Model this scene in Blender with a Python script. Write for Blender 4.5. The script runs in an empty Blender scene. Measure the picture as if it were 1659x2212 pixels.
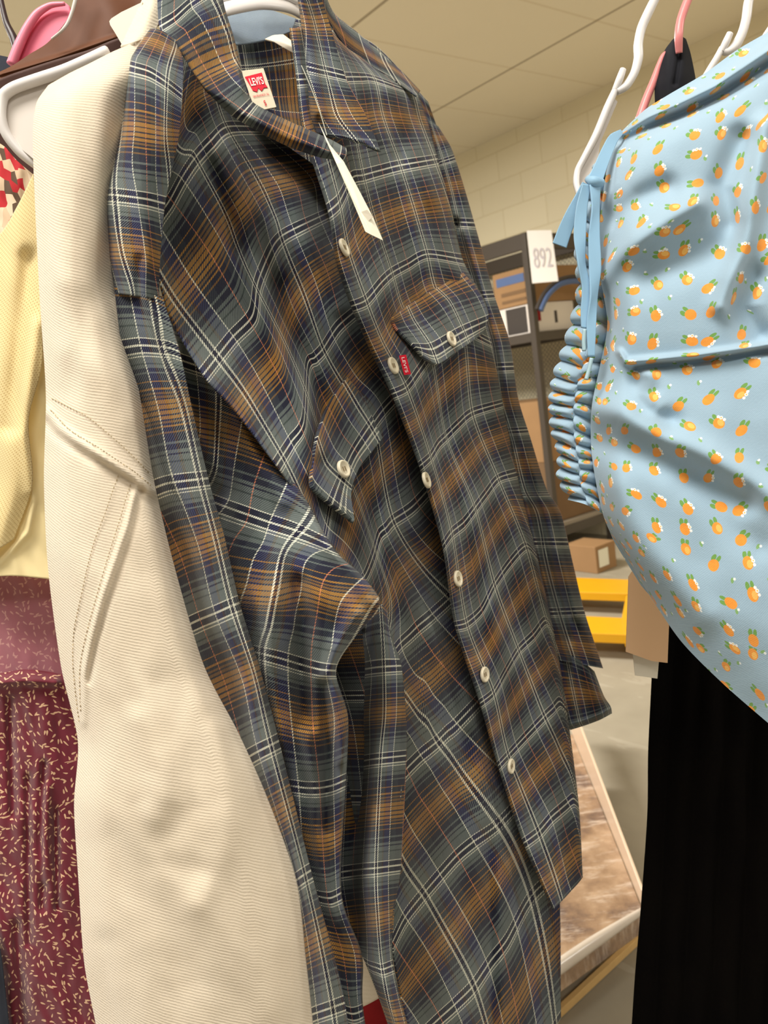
import bpy, bmesh, math, random
import numpy as np
from mathutils import Vector, Matrix, noise

random.seed(4)
S = bpy.context.scene
COL = S.collection

# ------------------------------------------------------------------ camera
FPX, CX, CY = 1661.0, 829.5, 1106.0
CAM = Vector((0, 0, 1.30))
PITCH, ROLL = math.radians(9), math.radians(8)
Fv = Vector((0, math.cos(PITCH), -math.sin(PITCH)))
U0 = Vector((0, math.sin(PITCH), math.cos(PITCH)))
R0 = Vector((1, 0, 0))
Rv = R0 * math.cos(ROLL) - U0 * math.sin(ROLL)
Uv = U0 * math.cos(ROLL) + R0 * math.sin(ROLL)
cd = bpy.data.cameras.new('camera')
cam = bpy.data.objects.new('camera', cd)
COL.objects.link(cam)
cam.matrix_world = Matrix(((Rv.x, Uv.x, -Fv.x, CAM.x), (Rv.y, Uv.y, -Fv.y, CAM.y), (Rv.z, Uv.z, -Fv.z, CAM.z), (0, 0, 0, 1)))
cd.sensor_fit = 'VERTICAL'
cd.sensor_height = 36.0
cd.lens = FPX / 2212 * 36.0
cd.clip_start = 0.01
cd.dof.use_dof = True
cd.dof.focus_distance = 0.55
cd.dof.aperture_fstop = 14
S.camera = cam

# ------------------------------------------------------------------ light
w = bpy.data.worlds.new('world')
S.world = w
w.use_nodes = True
w.node_tree.nodes['Background'].inputs[0].default_value = (1.0, 0.93, 0.82, 1)
w.node_tree.nodes['Background'].inputs[1].default_value = 0.26


def area(name, loc, target, sx, sy, power, col=(1, 0.955, 0.88)):
    l = bpy.data.lights.new(name, 'AREA')
    l.shape = 'RECTANGLE'
    l.size = sx
    l.size_y = sy
    l.energy = power
    l.color = col
    o = bpy.data.objects.new(name, l)
    COL.objects.link(o)
    o.location = loc
    o.rotation_euler = (Vector(target) - Vector(loc)).to_track_quat('-Z', 'Y').to_euler()
    return o


area('unseen_ceiling_lamp', (-0.55, -0.15, 2.98), (-0.55, -0.15, 0), 1.2, 0.6, 50)
area('unseen_ceiling_lamp', (0.6, -1.7, 2.98), (0.6, -1.7, 0), 1.2, 0.6, 36)
area('unseen_ceiling_lamp', (-1.3, 3.9, 2.98), (-1.3, 3.9, 0), 1.2, 0.6, 210)  # added lamp, hidden behind the shirt, to brighten the back wall
area('unseen_ceiling_lamp', (-2.6, 1.2, 2.98), (-2.6, 1.2, 0), 1.2, 0.6, 60)  # unseen lamp added to help light the wall and ceiling from the left
area('unseen_ceiling_lamp', (3.6, 0.2, 2.98), (3.6, 0.2, 0), 1.2, 0.6, 60)

S.view_settings.view_transform = 'Standard'
S.view_settings.look = 'None'
S.view_settings.gamma = 1
S.view_settings.use_curve_mapping = False
S.view_settings.exposure = 0.16


# ------------------------------------------------------------------ helpers
def P(x, y, d):
    return CAM + (Fv + Rv * ((x - CX) / FPX) - Uv * ((y - CY) / FPX)) * d


def ray(x, y):
    return Fv + Rv * ((x - CX) / FPX) - Uv * ((y - CY) / FPX)


def onz(x, y, z):
    r = ray(x, y)
    return CAM + r * ((z - CAM.z) / r.z)


def lin(c):
    return tuple(((v / 255) / 12.92 if v / 255 <= 0.04045 else ((v / 255 + 0.055) / 1.055) ** 2.4) for v in c)


def tag(o, label=None, cat=None, group=None, kind=None):
    if label: o['label'] = label
    if cat: o['category'] = cat
    if group: o['group'] = group
    if kind: o['kind'] = kind
    return o


def thing(name, loc, label, cat, group=None):
    o = bpy.data.objects.new(name, None)
    COL.objects.link(o)
    o.location = loc
    o.empty_display_size = 0.02
    return tag(o, label, cat, group)


def link(name, me, mat, parent=None):
    o = bpy.data.objects.new(name, me)
    COL.objects.link(o)
    if mat is not None:
        me.materials.append(mat)
    if parent is not None:
        o.parent = parent
        o.matrix_parent_inverse = Matrix.Translation(-parent.location)
    return o


def smooth(me):
    me.polygons.foreach_set('use_smooth', [True] * len(me.polygons))


class N:
    """small node-graph builder"""
    def __init__(s, name, rough=0.85, sheen=0.0, spec=0.3):
        s.m = bpy.data.materials.new(name)
        s.m.use_nodes = True
        s.t = s.m.node_tree
        s.b = s.t.nodes['Principled BSDF']
        s.b.inputs['Roughness'].default_value = rough
        s.b.inputs['Specular IOR Level'].default_value = spec
        s.b.inputs['Sheen Weight'].default_value = sheen
        s.b.inputs['Sheen Roughness'].default_value = 0.6

    def put(s, sock, v):
        if isinstance(v, bpy.types.NodeSocket):
            s.t.links.new(v, sock)
        elif isinstance(v, (tuple, list)):
            sock.default_value = tuple(v) + ((1,) if len(v) == 3 and sock.type == 'RGBA' else ())
        else:
            sock.default_value = v

    def math(s, op, a, b=0.0, c=None):
        n = s.t.nodes.new('ShaderNodeMath')
        n.operation = op
        s.put(n.inputs[0], a)
        s.put(n.inputs[1], b)
        if c is not None: s.put(n.inputs[2], c)
        return n.outputs[0]

    def mix(s, f, a, b, blend='MIX'):
        n = s.t.nodes.new('ShaderNodeMix')
        n.data_type = 'RGBA'
        n.blend_type = blend
        s.put(n.inputs[0], f)
        s.put(n.inputs[6], a)
        s.put(n.inputs[7], b)
        return n.outputs[2]

    def uv(s):
        n = s.t.nodes.new('ShaderNodeTexCoord')
        return n.outputs['UV']

    def obj(s):
        n = s.t.nodes.new('ShaderNodeTexCoord')
        return n.outputs['Object']

    def xyz(s, v):
        n = s.t.nodes.new('ShaderNodeSeparateXYZ')
        s.put(n.inputs[0], v)
        return n.outputs[0], n.outputs[1], n.outputs[2]

    def comb(s, x, y, z=0.0):
        n = s.t.nodes.new('ShaderNodeCombineXYZ')
        s.put(n.inputs[0], x); s.put(n.inputs[1], y); s.put(n.inputs[2], z)
        return n.outputs[0]

    def vm(s, op, a, b):
        n = s.t.nodes.new('ShaderNodeVectorMath')
        n.operation = op
        s.put(n.inputs[0], a)
        s.put(n.inputs[1], b)
        return n.outputs[0]

    def noise(s, vec, scale, detail=2.0, rough=0.5):
        n = s.t.nodes.new('ShaderNodeTexNoise')
        s.put(n.inputs['Vector'], vec)
        n.inputs['Scale'].default_value = scale
        n.inputs['Detail'].default_value = detail
        n.inputs['Roughness'].default_value = rough
        return n.outputs[0]

    def voro(s, vec, scale, rnd=1.0):
        n = s.t.nodes.new('ShaderNodeTexVoronoi')
        n.voronoi_dimensions = '2D'
        s.put(n.inputs['Vector'], vec)
        n.inputs['Scale'].default_value = scale
        n.inputs['Randomness'].default_value = rnd
        return n.outputs['Distance'], n.outputs['Color'], n.outputs['Position']

    def ramp(s, f, stops, const=False):
        n = s.t.nodes.new('ShaderNodeValToRGB')
        r = n.color_ramp
        r.interpolation = 'CONSTANT' if const else 'LINEAR'
        while len(r.elements) > 1:
            r.elements.remove(r.elements[-1])
        r.elements[0].position = stops[0][0]
        for i, st in enumerate(stops):
            e = r.elements[0] if i == 0 else r.elements.new(st[0])
            c = st[1]
            e.color = tuple(c) + ((st[2],) if len(st) > 2 else (1,))
        s.put(n.inputs[0], f)
        return n.outputs[0], n.outputs[1]

    def bump(s, h, strength=0.3, dist=0.001):
        n = s.t.nodes.new('ShaderNodeBump')
        n.inputs['Strength'].default_value = strength
        n.inputs['Distance'].default_value = dist
        s.put(n.inputs['Height'], h)
        s.put(s.b.inputs['Normal'], n.outputs[0])

    def col(s, c):
        s.put(s.b.inputs['Base Color'], c)


def plain(name, rgb, rough=0.6, spec=0.4, sheen=0.0, metal=0.0, nz=0.0, nscale=60):
    n = N(name, rough, sheen, spec)
    n.b.inputs['Metallic'].default_value = metal
    c = lin(rgb)
    if nz > 0:
        f = n.noise(n.obj(), nscale, 4)
        n.col(n.mix(f, tuple(v * (1 - nz) for v in c), tuple(min(1, v * (1 + nz)) for v in c)))
        n.bump(f, 0.2, 0.001)
    else:
        n.col(c)
    return n.m


# ------------------------------------------------------------------ cloth materials
PER = 0.077


def plaid_material(name='plaid_flannel'):
    n = N(name, 0.95, 0.10, 0.12)
    Wt = lin((226, 226, 208)); Nv = lin((26, 26, 48)); Sl = lin((100, 108, 106)); Sd = lin((58, 68, 66))
    Oc = lin((164, 116, 44)); Ob = lin((124, 88, 42)); Lv = lin((62, 66, 104)); Dk = lin((28, 32, 38)); Ru = lin((206, 128, 92)); Bw = lin((96, 76, 60))
    u, v, _ = n.xyz(n.uv())
    fu = n.math('FRACT', u)
    fv = n.math('FRACT', v)
    A = [(0, Wt), (.007, Nv), (.05, Wt), (.060, Sl), (.076, Wt), (.084, Sl), (.13, Sd), (.142, Sl), (.168, Nv), (.2, Sl), (.212, Nv),
         (.27, Oc), (.28, Nv), (.325, Oc), (.34, Nv), (.362, Ob), (.376, Nv), (.388, Ob), (.41, Nv), (.42, Oc), (.45, Nv), (.458, Oc), (.492, Nv)]
    B = [(0, Nv), (.503, Oc), (.53, Nv), (.542, Oc), (.565, Nv), (.578, Ob), (.592, Nv), (.608, Oc), (.62, Nv), (.65, Ob), (.662, Nv), (.72, Sl),
         (.735, Nv), (.775, Sl), (.80, Nv), (.81, Sl), (.85, Sd), (.862, Sl), (.938, Wt), (.948, Nv), (.992, Wt)]
    ca, _ = n.ramp(fv, A, True)
    cb, _ = n.ramp(fv, B, True)
    weft = n.mix(n.math('GREATER_THAN', fv, 0.5), ca, cb)
    h, l = 0.70, 0.42
    C = [(0, Nv, .35), (.016, Wt, l), (.038, Sl, h), (.11, Bw, h), (.14, Lv, h), (.24, Wt, l), (.251, Sd, h), (.36, Dk, h), (.494, Ru, .42), (.505, Dk, h),
         (.62, Sd, h), (.744, Wt, l), (.755, Lv, h), (.85, Bw, h), (.88, Sl, h), (.962, Wt, l), (.984, Nv, .35)]
    warp, al = n.ramp(fu, C, True)
    tw = n.math('FRACT', n.math('MULTIPLY', n.math('ADD', n.math('MULTIPLY', u, 0.9), v), 46.0))
    mask = n.math('LESS_THAN', tw, al)
    c = n.mix(mask, warp, weft)
    nz = n.noise(n.uv(), 9.0, 5, 0.7)
    c = n.mix(n.math('MULTIPLY', nz, 0.10), c, lin((84, 88, 96)))
    n.col(c)
    hh = n.math('ADD', n.math('MULTIPLY', n.math('SINE', n.math('MULTIPLY', tw, 6.283)), 0.35), n.noise(n.uv(), 60, 3))
    n.bump(hh, 0.35, 0.0006)
    return n.m


def twill_material(name, rgb, rgb2, freq=620.0, strength=0.5, rough=0.85):
    n = N(name, rough, 0.25, 0.2)
    u, v, _ = n.xyz(n.uv())
    s_ = n.math('SINE', n.math('MULTIPLY', n.math('ADD', n.math('MULTIPLY', u, 0.35), v), freq * 6.283))
    nz = n.noise(n.uv(), 35, 4)
    n.col(n.mix(nz, lin(rgb), lin(rgb2)))
    fi = n.noise(n.uv(), 900, 3)
    n.bump(n.math('ADD', n.math('MULTIPLY', s_, 0.3), fi), strength, 0.0005)
    return n.m


def fruit_material(name):
    n = N(name, 0.8, 0.3, 0.25)
    uv = n.uv()
    base = n.mix(n.noise(uv, 40, 3), lin((150, 178, 198)), lin((158, 186, 206)))
    cell = 1 / 0.0182
    c = base
    for k in range(2):
        vec = n.vm('ADD', n.vm('MULTIPLY', uv, (cell, cell, 1)), (k * 0.5, k * 0.5, 0))
        _, col, pos = n.voro(vec, 1.0, 0.62 if k == 0 else 0.5)
        d = n.vm('SUBTRACT', vec, pos)
        dx, dy, _ = n.xyz(d)
        r, g, b = n.xyz(col)
        ang = n.math('MULTIPLY', n.math('SUBTRACT', r, 0.5), 2.6)
        ca, sa = n.math('COSINE', ang), n.math('SINE', ang)
        x = n.math('ADD', n.math('MULTIPLY', dx, ca), n.math('MULTIPLY', dy, sa))
        y = n.math('SUBTRACT', n.math('MULTIPLY', dy, ca), n.math('MULTIPLY', dx, sa))

        def ell(cx, cy, rx, ry):
            a = n.math('DIVIDE', n.math('SUBTRACT', x, cx), rx)
            e = n.math('DIVIDE', n.math('SUBTRACT', y, cy), ry)
            q = n.math('ADD', n.math('MULTIPLY', a, a), n.math('MULTIPLY', e, e))
            return n.math('LESS_THAN', q, 1.0)
        if k == 0:
            for e in [(-.12, .23, .07, .13), (.03, .27, .06, .13)]:
                c = n.mix(ell(*e), c, lin((112, 160, 78)))
            org = n.mix(n.noise(uv, 260, 2), lin((232, 138, 44)), lin((246, 168, 66)))
            c = n.mix(ell(0, 0, .172, .212), c, org)
            c = n.mix(n.math('MULTIPLY', ell(.05, -.02, .09, .13), n.math('GREATER_THAN', g, .6)), c, lin((248, 190, 96)))
            for e in [(.16, .11, .06, .06), (.20, -.01, .05, .05), (.11, .20, .05, .05)]:
                c = n.mix(n.math('MULTIPLY', ell(*e), n.math('GREATER_THAN', b, .35)), c, lin((240, 244, 244)))
            c = n.mix(n.math('MULTIPLY', ell(.16, .11, .024, .024), n.math('GREATER_THAN', b, .35)), c, lin((240, 190, 80)))
        else:
            gate = n.math('GREATER_THAN', g, .62)
            c = n.mix(n.math('MULTIPLY', ell(0, 0, .05, .09), gate), c, lin((130, 174, 110)))
            c = n.mix(n.math('MULTIPLY', ell(.07, .05, .045, .045), gate), c, lin((232, 240, 242)))
    n.col(c)
    u, v, _ = n.xyz(uv)
    s_ = n.math('SINE', n.math('MULTIPLY', n.math('SUBTRACT', u, v), 1500 * 6.283 / 2))
    n.bump(n.math('ADD', n.math('MULTIPLY', s_, 0.2), n.noise(uv, 700, 2)), 0.25, 0.0004)
    return n.m


def leaf_material(name, ground, ground2, leaf, size=0.0066):
    n = N(name, 0.8, 0.2, 0.25)
    uv = n.uv()
    c = n.mix(n.noise(uv, 25, 3), lin(ground), lin(ground2))
    for k, (rx, ry) in enumerate([(.085, .28), (.08, .24)]):
        vec = n.vm('ADD', n.vm('MULTIPLY', uv, (1 / size, 1 / size, 1)), (k * 3.37, k * 5.71, 0))
        _, col, pos = n.voro(vec, 1.0, 0.9)
        d = n.vm('SUBTRACT', vec, pos)
        dx, dy, _ = n.xyz(d)
        # leaves fan out along slowly turning sprigs
        turn = n.math('MULTIPLY', n.noise(n.vm('MULTIPLY', pos, (.22, .22, 1)), 1.0, 1), 16.0)
        ang = n.math('ADD', turn, k * 1.1)
        ca, sa = n.math('COSINE', ang), n.math('SINE', ang)
        x = n.math('ADD', n.math('MULTIPLY', dx, ca), n.math('MULTIPLY', dy, sa))
        y = n.math('SUBTRACT', n.math('MULTIPLY', dy, ca), n.math('MULTIPLY', dx, sa))
        wdt = n.math('ADD', rx, n.math('MULTIPLY', y, 0.14))
        a = n.math('DIVIDE', x, wdt)
        e = n.math('DIVIDE', y, ry)
        q = n.math('ADD', n.math('MULTIPLY', a, a), n.math('MULTIPLY', e, e))
        c = n.mix(n.math('LESS_THAN', q, 1.0), c, lin(leaf))
    n.col(c)
    n.bump(n.noise(uv, 300, 3), 0.3, 0.0005)
    return n.m


def mesh_knit_material(name):
    n = N(name, 0.85, 0.2, 0.2)
    u, v, _ = n.xyz(n.uv())
    row = n.math('FLOOR', n.math('MULTIPLY', v, 620.0))
    uu = n.math('ADD', n.math('MULTIPLY', u, 480.0), n.math('MULTIPLY', row, 0.5))
    fx = n.math('SUBTRACT', n.math('FRACT', uu), 0.5)
    fy = n.math('SUBTRACT', n.math('FRACT', n.math('MULTIPLY', v, 620.0)), 0.5)
    q = n.math('ADD', n.math('MULTIPLY', fx, fx), n.math('MULTIPLY', fy, fy))
    hole = n.math('LESS_THAN', q, 0.052)
    n.col(n.mix(hole, lin((226, 206, 152)), lin((190, 160, 104))))
    n.bump(q, 0.4, 0.0005)
    return n.m


M = {}
M['plaid'] = plaid_material()
M['jacket'] = twill_material('cream_denim', (214, 199, 176), (223, 210, 189), 560, 0.5)
M['jacket_rib'] = twill_material('cream_rib', (212, 200, 176), (222, 210, 188), 300, 0.5)
M['facing'] = plain('cream_facing', (238, 220, 168), 0.8, 0.2, 0.2, nz=0.04)
M['knit'] = mesh_knit_material('perforated_knit')
M['chambray'] = twill_material('blue_chambray', (104, 122, 140), (140, 156, 170), 900, 0.6)
M['fruit'] = fruit_material('orange_print_jersey')
M['ribbon'] = plain('pale_blue_ribbon', (140, 182, 212), 0.55, 0.3, 0.2, nz=0.03)
M['maroon'] = leaf_material('maroon_leaf_print', (112, 22, 44), (90, 18, 34), (206, 168, 132))
M['sheer'] = leaf_material('pink_leaf_print', (166, 104, 114), (146, 86, 98), (190, 140, 136))
M['black'] = N('black_crepe', 0.9, 0.0, 0.12).m
nb = N('black_pleated_crepe', 1.0, 0.0, 0.03)
nb.col(nb.mix(nb.noise(nb.uv(), 18, 4), (0.0016, 0.0014, 0.0016), (0.0038, 0.0030, 0.0022)))
nb.bump(nb.noise(nb.uv(), 400, 2), 0.3, 0.0005)
M['black'] = nb.m
M['strap'] = plain('black_knit_strap', (30, 31, 37), 0.85, 0.2)
M['white_plastic'] = plain('white_plastic', (232, 228, 226), 0.32, 0.5)
M['white_web'] = plain('white_plastic_web', (214, 206, 198), 0.45, 0.4)
M['pink'] = plain('pink_plastic', (226, 104, 132), 0.4, 0.5)
M['pink_rim'] = plain('pink_plastic_rim', (244, 138, 162), 0.35, 0.5)
M['salmon'] = plain('salmon_plastic', (232, 142, 142), 0.35, 0.5)
M['darkhook'] = plain('dark_purple_plastic', (52, 36, 40), 0.35, 0.5)
M['leather'] = plain('brown_leather', (96, 56, 32), 0.6, 0.25, nz=0.3, nscale=30)
M['leather_dark'] = plain('dark_brown_leather', (82, 58, 52), 0.65, 0.25, nz=0.15, nscale=40)
M['navycloth'] = plain('dark_navy_cloth', (52, 56, 66), 0.85, 0.2, nz=0.2)
M['paper'] = plain('white_card', (240, 236, 216), 0.6, 0.3)
M['paper2'] = plain('off_white_card', (224, 216, 198), 0.6, 0.3)
M['label'] = plain('woven_label', (222, 210, 186), 0.8, 0.2, nz=0.03, nscale=400)
M['red'] = plain('red_print', (214, 44, 62), 0.7, 0.2)
M['redtab'] = plain('red_woven_tab', (206, 20, 48), 0.6, 0.3)
M['whiteprint'] = plain('white_print', (240, 225, 222), 0.7, 0.2)
M['button'] = plain('pearl_button', (232, 222, 196), 0.3, 0.5)
M['buttonhole'] = plain('button_thread', (150, 134, 108), 0.8, 0.2)
M['thread'] = plain('tan_thread', (178, 160, 128), 0.8, 0.2)
M['clear'] = plain('clear_plastic_thread', (190, 190, 175), 0.3, 0.5)
M['piping'] = M['jacket']
M['redcloth'] = plain('dark_red_cloth', (138, 26, 30), 0.85, 0.2, nz=0.2)
M['pattern'] = None
M['kraft'] = plain('kraft_card', (222, 182, 142), 0.75, 0.2)
M['cardboard'] = plain('cardboard', (158, 124, 88), 0.8, 0.2, nz=0.08, nscale=8)
M['cardboard_dark'] = plain('dark_cardboard', (124, 98, 72), 0.8, 0.2, nz=0.1, nscale=8)
M['steel'] = plain('dark_painted_steel', (74, 66, 58), 0.5, 0.4)
M['wire'] = plain('grey_wire', (120, 114, 100), 0.5, 0.4)
M['yellow'] = plain('yellow_painted_steel', (224, 164, 14), 0.4, 0.5, nz=0.05, nscale=15)
M['wood'] = plain('pallet_wood', (216, 178, 118), 0.8, 0.2, nz=0.1)
M['whitebox'] = plain('white_carton', (228, 220, 212), 0.6, 0.3)
M['darkprint'] = plain('dark_print', (70, 64, 60), 0.6, 0.3)
M['blueprint'] = plain('blue_print', (88, 108, 150), 0.6, 0.3)
M['ink'] = plain('faint_violet_ink', (206, 200, 206), 0.7, 0.2)
M['greyboard'] = plain('grey_board', (152, 142, 128), 0.8, 0.2, nz=0.05)
M['aglet'] = plain('pale_blue_aglet', (168, 198, 208), 0.3, 0.5)

n = N('floral_patchwork', 0.85)
uvv = n.uv()
d_, c_, p_ = n.voro(uvv, 150, 1)
r_, g_, b_ = n.xyz(c_)
cc, _ = n.ramp(r_, [(0, lin((206, 180, 150))), (.4, lin((178, 40, 46))), (.62, lin((92, 72, 56))), (.78, lin((222, 200, 172)))], True)
n.col(cc)
M['pattern'] = n.m

n = N('shrink_wrapped_cardboard', 0.3, 0, 0.6)
ov = n.obj()
st = n.noise(n.vm('MULTIPLY', ov, (9, 42, 4)), 1.0, 6, 0.75)
bl = n.noise(ov, 8, 5, 0.65)
c1, _ = n.ramp(bl, [(.36, lin((104, 84, 74))), (.5, lin((150, 122, 96))), (.64, lin((180, 152, 124)))])
sf, _ = n.ramp(st, [(.52, (0, 0, 0)), (.70, (1, 1, 1))])
c2 = n.mix(n.math('MULTIPLY', sf, .75), c1, lin((222, 206, 190)))
n.col(c2)
n.bump(st, .5, .004)
M['wrap'] = n.m
M['wrap_edge'] = plain('wrapped_beige_board', (222, 196, 170), 0.35, 0.5, nz=0.05, nscale=10)
M['film'] = plain('milky_stretch_film', (206, 194, 180), 0.25, 0.6, nz=0.12, nscale=20)

# ------------------------------------------------------------------ room materials
A1 = math.radians(-53.2)
E1 = Vector((math.cos(A1), math.sin(A1), 0))
E2 = Vector((-math.sin(A1), math.cos(A1), 0))
n = N('ceiling_tile', 0.95, 0, 0.1)
x_, y_, z_ = n.xyz(n.obj())
seam1 = n.math('LESS_THAN', n.math('ABSOLUTE', n.math('SUBTRACT', n.math('FRACT', n.math('ADD', n.math('DIVIDE', n.math('ADD', x_, 2.62), 0.6), 0.5)), 0.5)), 0.012)
seam2 = n.math('LESS_THAN', n.math('ABSOLUTE', n.math('SUBTRACT', n.math('FRACT', n.math('ADD', n.math('DIVIDE', n.math('SUBTRACT', y_, 3.79), 1.22), 0.5)), 0.5)), 0.008)
tilen = n.noise(n.obj(), 1.3, 2)
base = n.mix(tilen, lin((232, 224, 204)), lin((238, 230, 210)))
cc = n.mix(n.math('MULTIPLY', seam1, 0.35), base, lin((200, 182, 150)))
cc = n.mix(n.math('MULTIPLY', seam2, 0.6), cc, lin((110, 90, 62)))
n.col(cc)
n.bump(n.noise(n.obj(), 60, 4), 0.25, 0.003)
M['ceiling'] = n.m

n = N('painted_block', 0.7, 0, 0.25)
br = n.t.nodes.new('ShaderNodeTexBrick')
xo, yo, zo = n.xyz(n.obj())
n.put(br.inputs['Vector'], n.comb(xo, zo))
br.inputs['Scale'].default_value = 1.0
br.inputs['Brick Width'].default_value = 0.42
br.inputs['Row Height'].default_value = 0.21
br.inputs['Mortar Size'].default_value = 0.006
br.inputs['Mortar Smooth'].default_value = 0.6
br.inputs['Color1'].default_value = lin((238, 228, 198)) + (1,)
br.inputs['Color2'].default_value = lin((234, 224, 194)) + (1,)
br.inputs['Mortar'].default_value = lin((226, 214, 180)) + (1,)
n.col(br.outputs['Color'])
n.bump(n.math('SUBTRACT', n.math('MULTIPLY', n.noise(n.obj(), 18, 3), 0.2), br.outputs['Fac']), 0.35, 0.006)
M['wall'] = n.m

n = N('concrete_floor', 0.5, 0, 0.35)
ov = n.obj()
a = n.noise(ov, 1.2, 6, 0.6)
b = n.noise(n.vm('MULTIPLY', ov, (3, 14, 1)), 1.0, 4)
c1, _ = n.ramp(a, [(.3, lin((142, 134, 118))), (.7, lin((172, 164, 146)))])
n.col(n.mix(n.math('MULTIPLY', n.math('GREATER_THAN', b, .62), .25), c1, lin((188, 181, 166))))
n.bump(a, .1, .002)
M['floor'] = n.m


# ------------------------------------------------------------------ geometry helpers
def catmull(pts, t):
    """pts: (n,k) array, t: (m,) in [0,n-1]"""
    n_ = len(pts)
    if n_ == 2:
        return pts[0] + (pts[1] - pts[0]) * t[:, None]
    ext = np.vstack([2 * pts[0] - pts[1], pts, 2 * pts[-1] - pts[-2]])
    i = np.clip(np.floor(t).astype(int), 0, n_ - 2)
    f = (t - i)[:, None]
    p0, p1, p2, p3 = ext[i], ext[i + 1], ext[i + 2], ext[i + 3]
    ten = 0.42
    m1, m2 = (p2 - p0) * ten, (p3 - p1) * ten
    f2, f3 = f * f, f * f * f
    return (2 * f3 - 3 * f2 + 1) * p1 + (f3 - 2 * f2 + f) * m1 + (-2 * f3 + 3 * f2) * p2 + (f3 - f2) * m2


def polydist(x, y, pl):
    best = np.full(x.shape, 1e9)
    for (x0, y0), (x1, y1) in zip(pl[:-1], pl[1:]):
        dx, dy = x1 - x0, y1 - y0
        L = dx * dx + dy * dy + 1e-9
        t = np.clip(((x - x0) * dx + (y - y0) * dy) / L, 0, 1)
        d = np.hypot(x - x0 - t * dx, y - y0 - t * dy)
        best = np.minimum(best, d)
    return best


REG = {}


def cloth(name, rows, mat, parent, nu=60, nv=140, folds=(), wr=0.0015, wscale=0.012, stretch=0.35, thick=0.0012, back=0.0,
          curl=(0, 0), curlw=0.18, metres=False, ripple=None, key=None, seed=0.0):
    """rows: list of rows of (x, y, depth[, u, v]); left to right, top to bottom."""
    k = 5
    R_ = []
    for r in rows:
        a = []
        for p in r:
            p = tuple(p)
            if len(p) == 3: p = p + (0.0, 0.0)
            a.append(p)
        R_.append(catmull(np.array(a, float), np.linspace(0, len(a) - 1, nu)))
    G = np.array(R_)                       # rows, nu, 5
    out = np.zeros((nv, nu, k))
    tt = np.linspace(0, len(rows) - 1, nv)
    for j in range(nu):
        out[:, j, :] = catmull(G[:, j, :], tt)
    x, y, d = out[..., 0], out[..., 1], out[..., 2]
    s = np.linspace(0, 1, nu)[None, :]
    if curl[0]: d += curl[0] * np.clip(1 - s / curlw, 0, 1) ** 2
    if curl[1]: d += curl[1] * np.clip(1 - (1 - s) / curlw, 0, 1) ** 2
    for amp, wd, pl in folds:
        q = polydist(x, y, pl)
        d -= amp * np.exp(-(q / wd) ** 2)
    if ripple is not None:
        x, y, d = ripple(x, y, d, s, np.linspace(0, 1, nv)[:, None])
    if wr > 0:
        w_ = np.zeros_like(d)
        for i in range(nv):
            for j in range(nu):
                px, py = x[i, j], y[i, j]
                # folds run down the hang of the cloth
                a = px - 0.25 * py
                w_[i, j] = noise.noise(Vector((a * wscale, py * wscale * stretch, seed))) + 0.5 * noise.noise(Vector((a * wscale * 2.3 + 7, py * wscale * stretch * 2.3, seed + 3)))
        d += w_ * wr
    rx = (x - CX) / FPX
    ry = (y - CY) / FPX
    V = np.zeros((nv, nu, 3))
    for a in range(3):
        V[..., a] = CAM[a] + (Fv[a] + Rv[a] * rx - Uv[a] * ry) * d
    REG[key or name] = (x, y, d)
    Vs = [V]
    if back > 0:
        B = np.zeros_like(V)
        db = d + back * np.sqrt(np.clip(np.sin(math.pi * s), 0, 1)) + 0.0015
        for a in range(3):
            B[..., a] = CAM[a] + (Fv[a] + Rv[a] * rx - Uv[a] * ry) * db
        B[:, 0] = V[:, 0]
        B[:, -1] = V[:, -1]
        Vs.append(B)
    if metres:
        U = np.zeros((nv, nu)); W = np.zeros((nv, nu))
        U[:, 1:] = np.cumsum(np.linalg.norm(np.diff(V, axis=1), axis=2), axis=1)
        U -= U[:, nu // 2][:, None]
        W[1:, :] = -np.cumsum(np.linalg.norm(np.diff(V, axis=0), axis=2), axis=0)
        W = W * 0.15 + W.mean(axis=1)[:, None] * 0.85
    else:
        U, W = out[..., 3], out[..., 4]
    verts, faces = [], []
    uvs = []
    for b_i, VV in enumerate(Vs):
        off = len(verts)
        verts += [tuple(p) for p in VV.reshape(-1, 3)]
        for i in range(nv - 1):
            for j in range(nu - 1):
                q = (i * nu + j, (i + 1) * nu + j, (i + 1) * nu + j + 1, i * nu + j + 1)
                if b_i == 1: q = q[::-1]
                faces.append(tuple(off + z for z in q))
                uvs += [(U.flat[z], W.flat[z]) for z in q]
    org = parent.location if parent is not None else Vector((0, 0, 0))
    me = bpy.data.meshes.new(name)
    me.from_pydata(verts, [], faces)
    uvl = me.uv_layers.new(name='UVMap')
    uvl.data.foreach_set('uv', np.array(uvs).ravel())
    smooth(me)
    o = link(name, me, mat, parent)
    if back > 0:
        bm = bmesh.new()
        bm.from_mesh(me)
        bmesh.ops.remove_doubles(bm, verts=bm.verts, dist=1e-6)
        bm.to_mesh(me)
        bm.free()
    elif thick > 0:
        so = o.modifiers.new('thickness', 'SOLIDIFY')
        so.thickness = thick
        so.offset = -1
    return o


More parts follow.
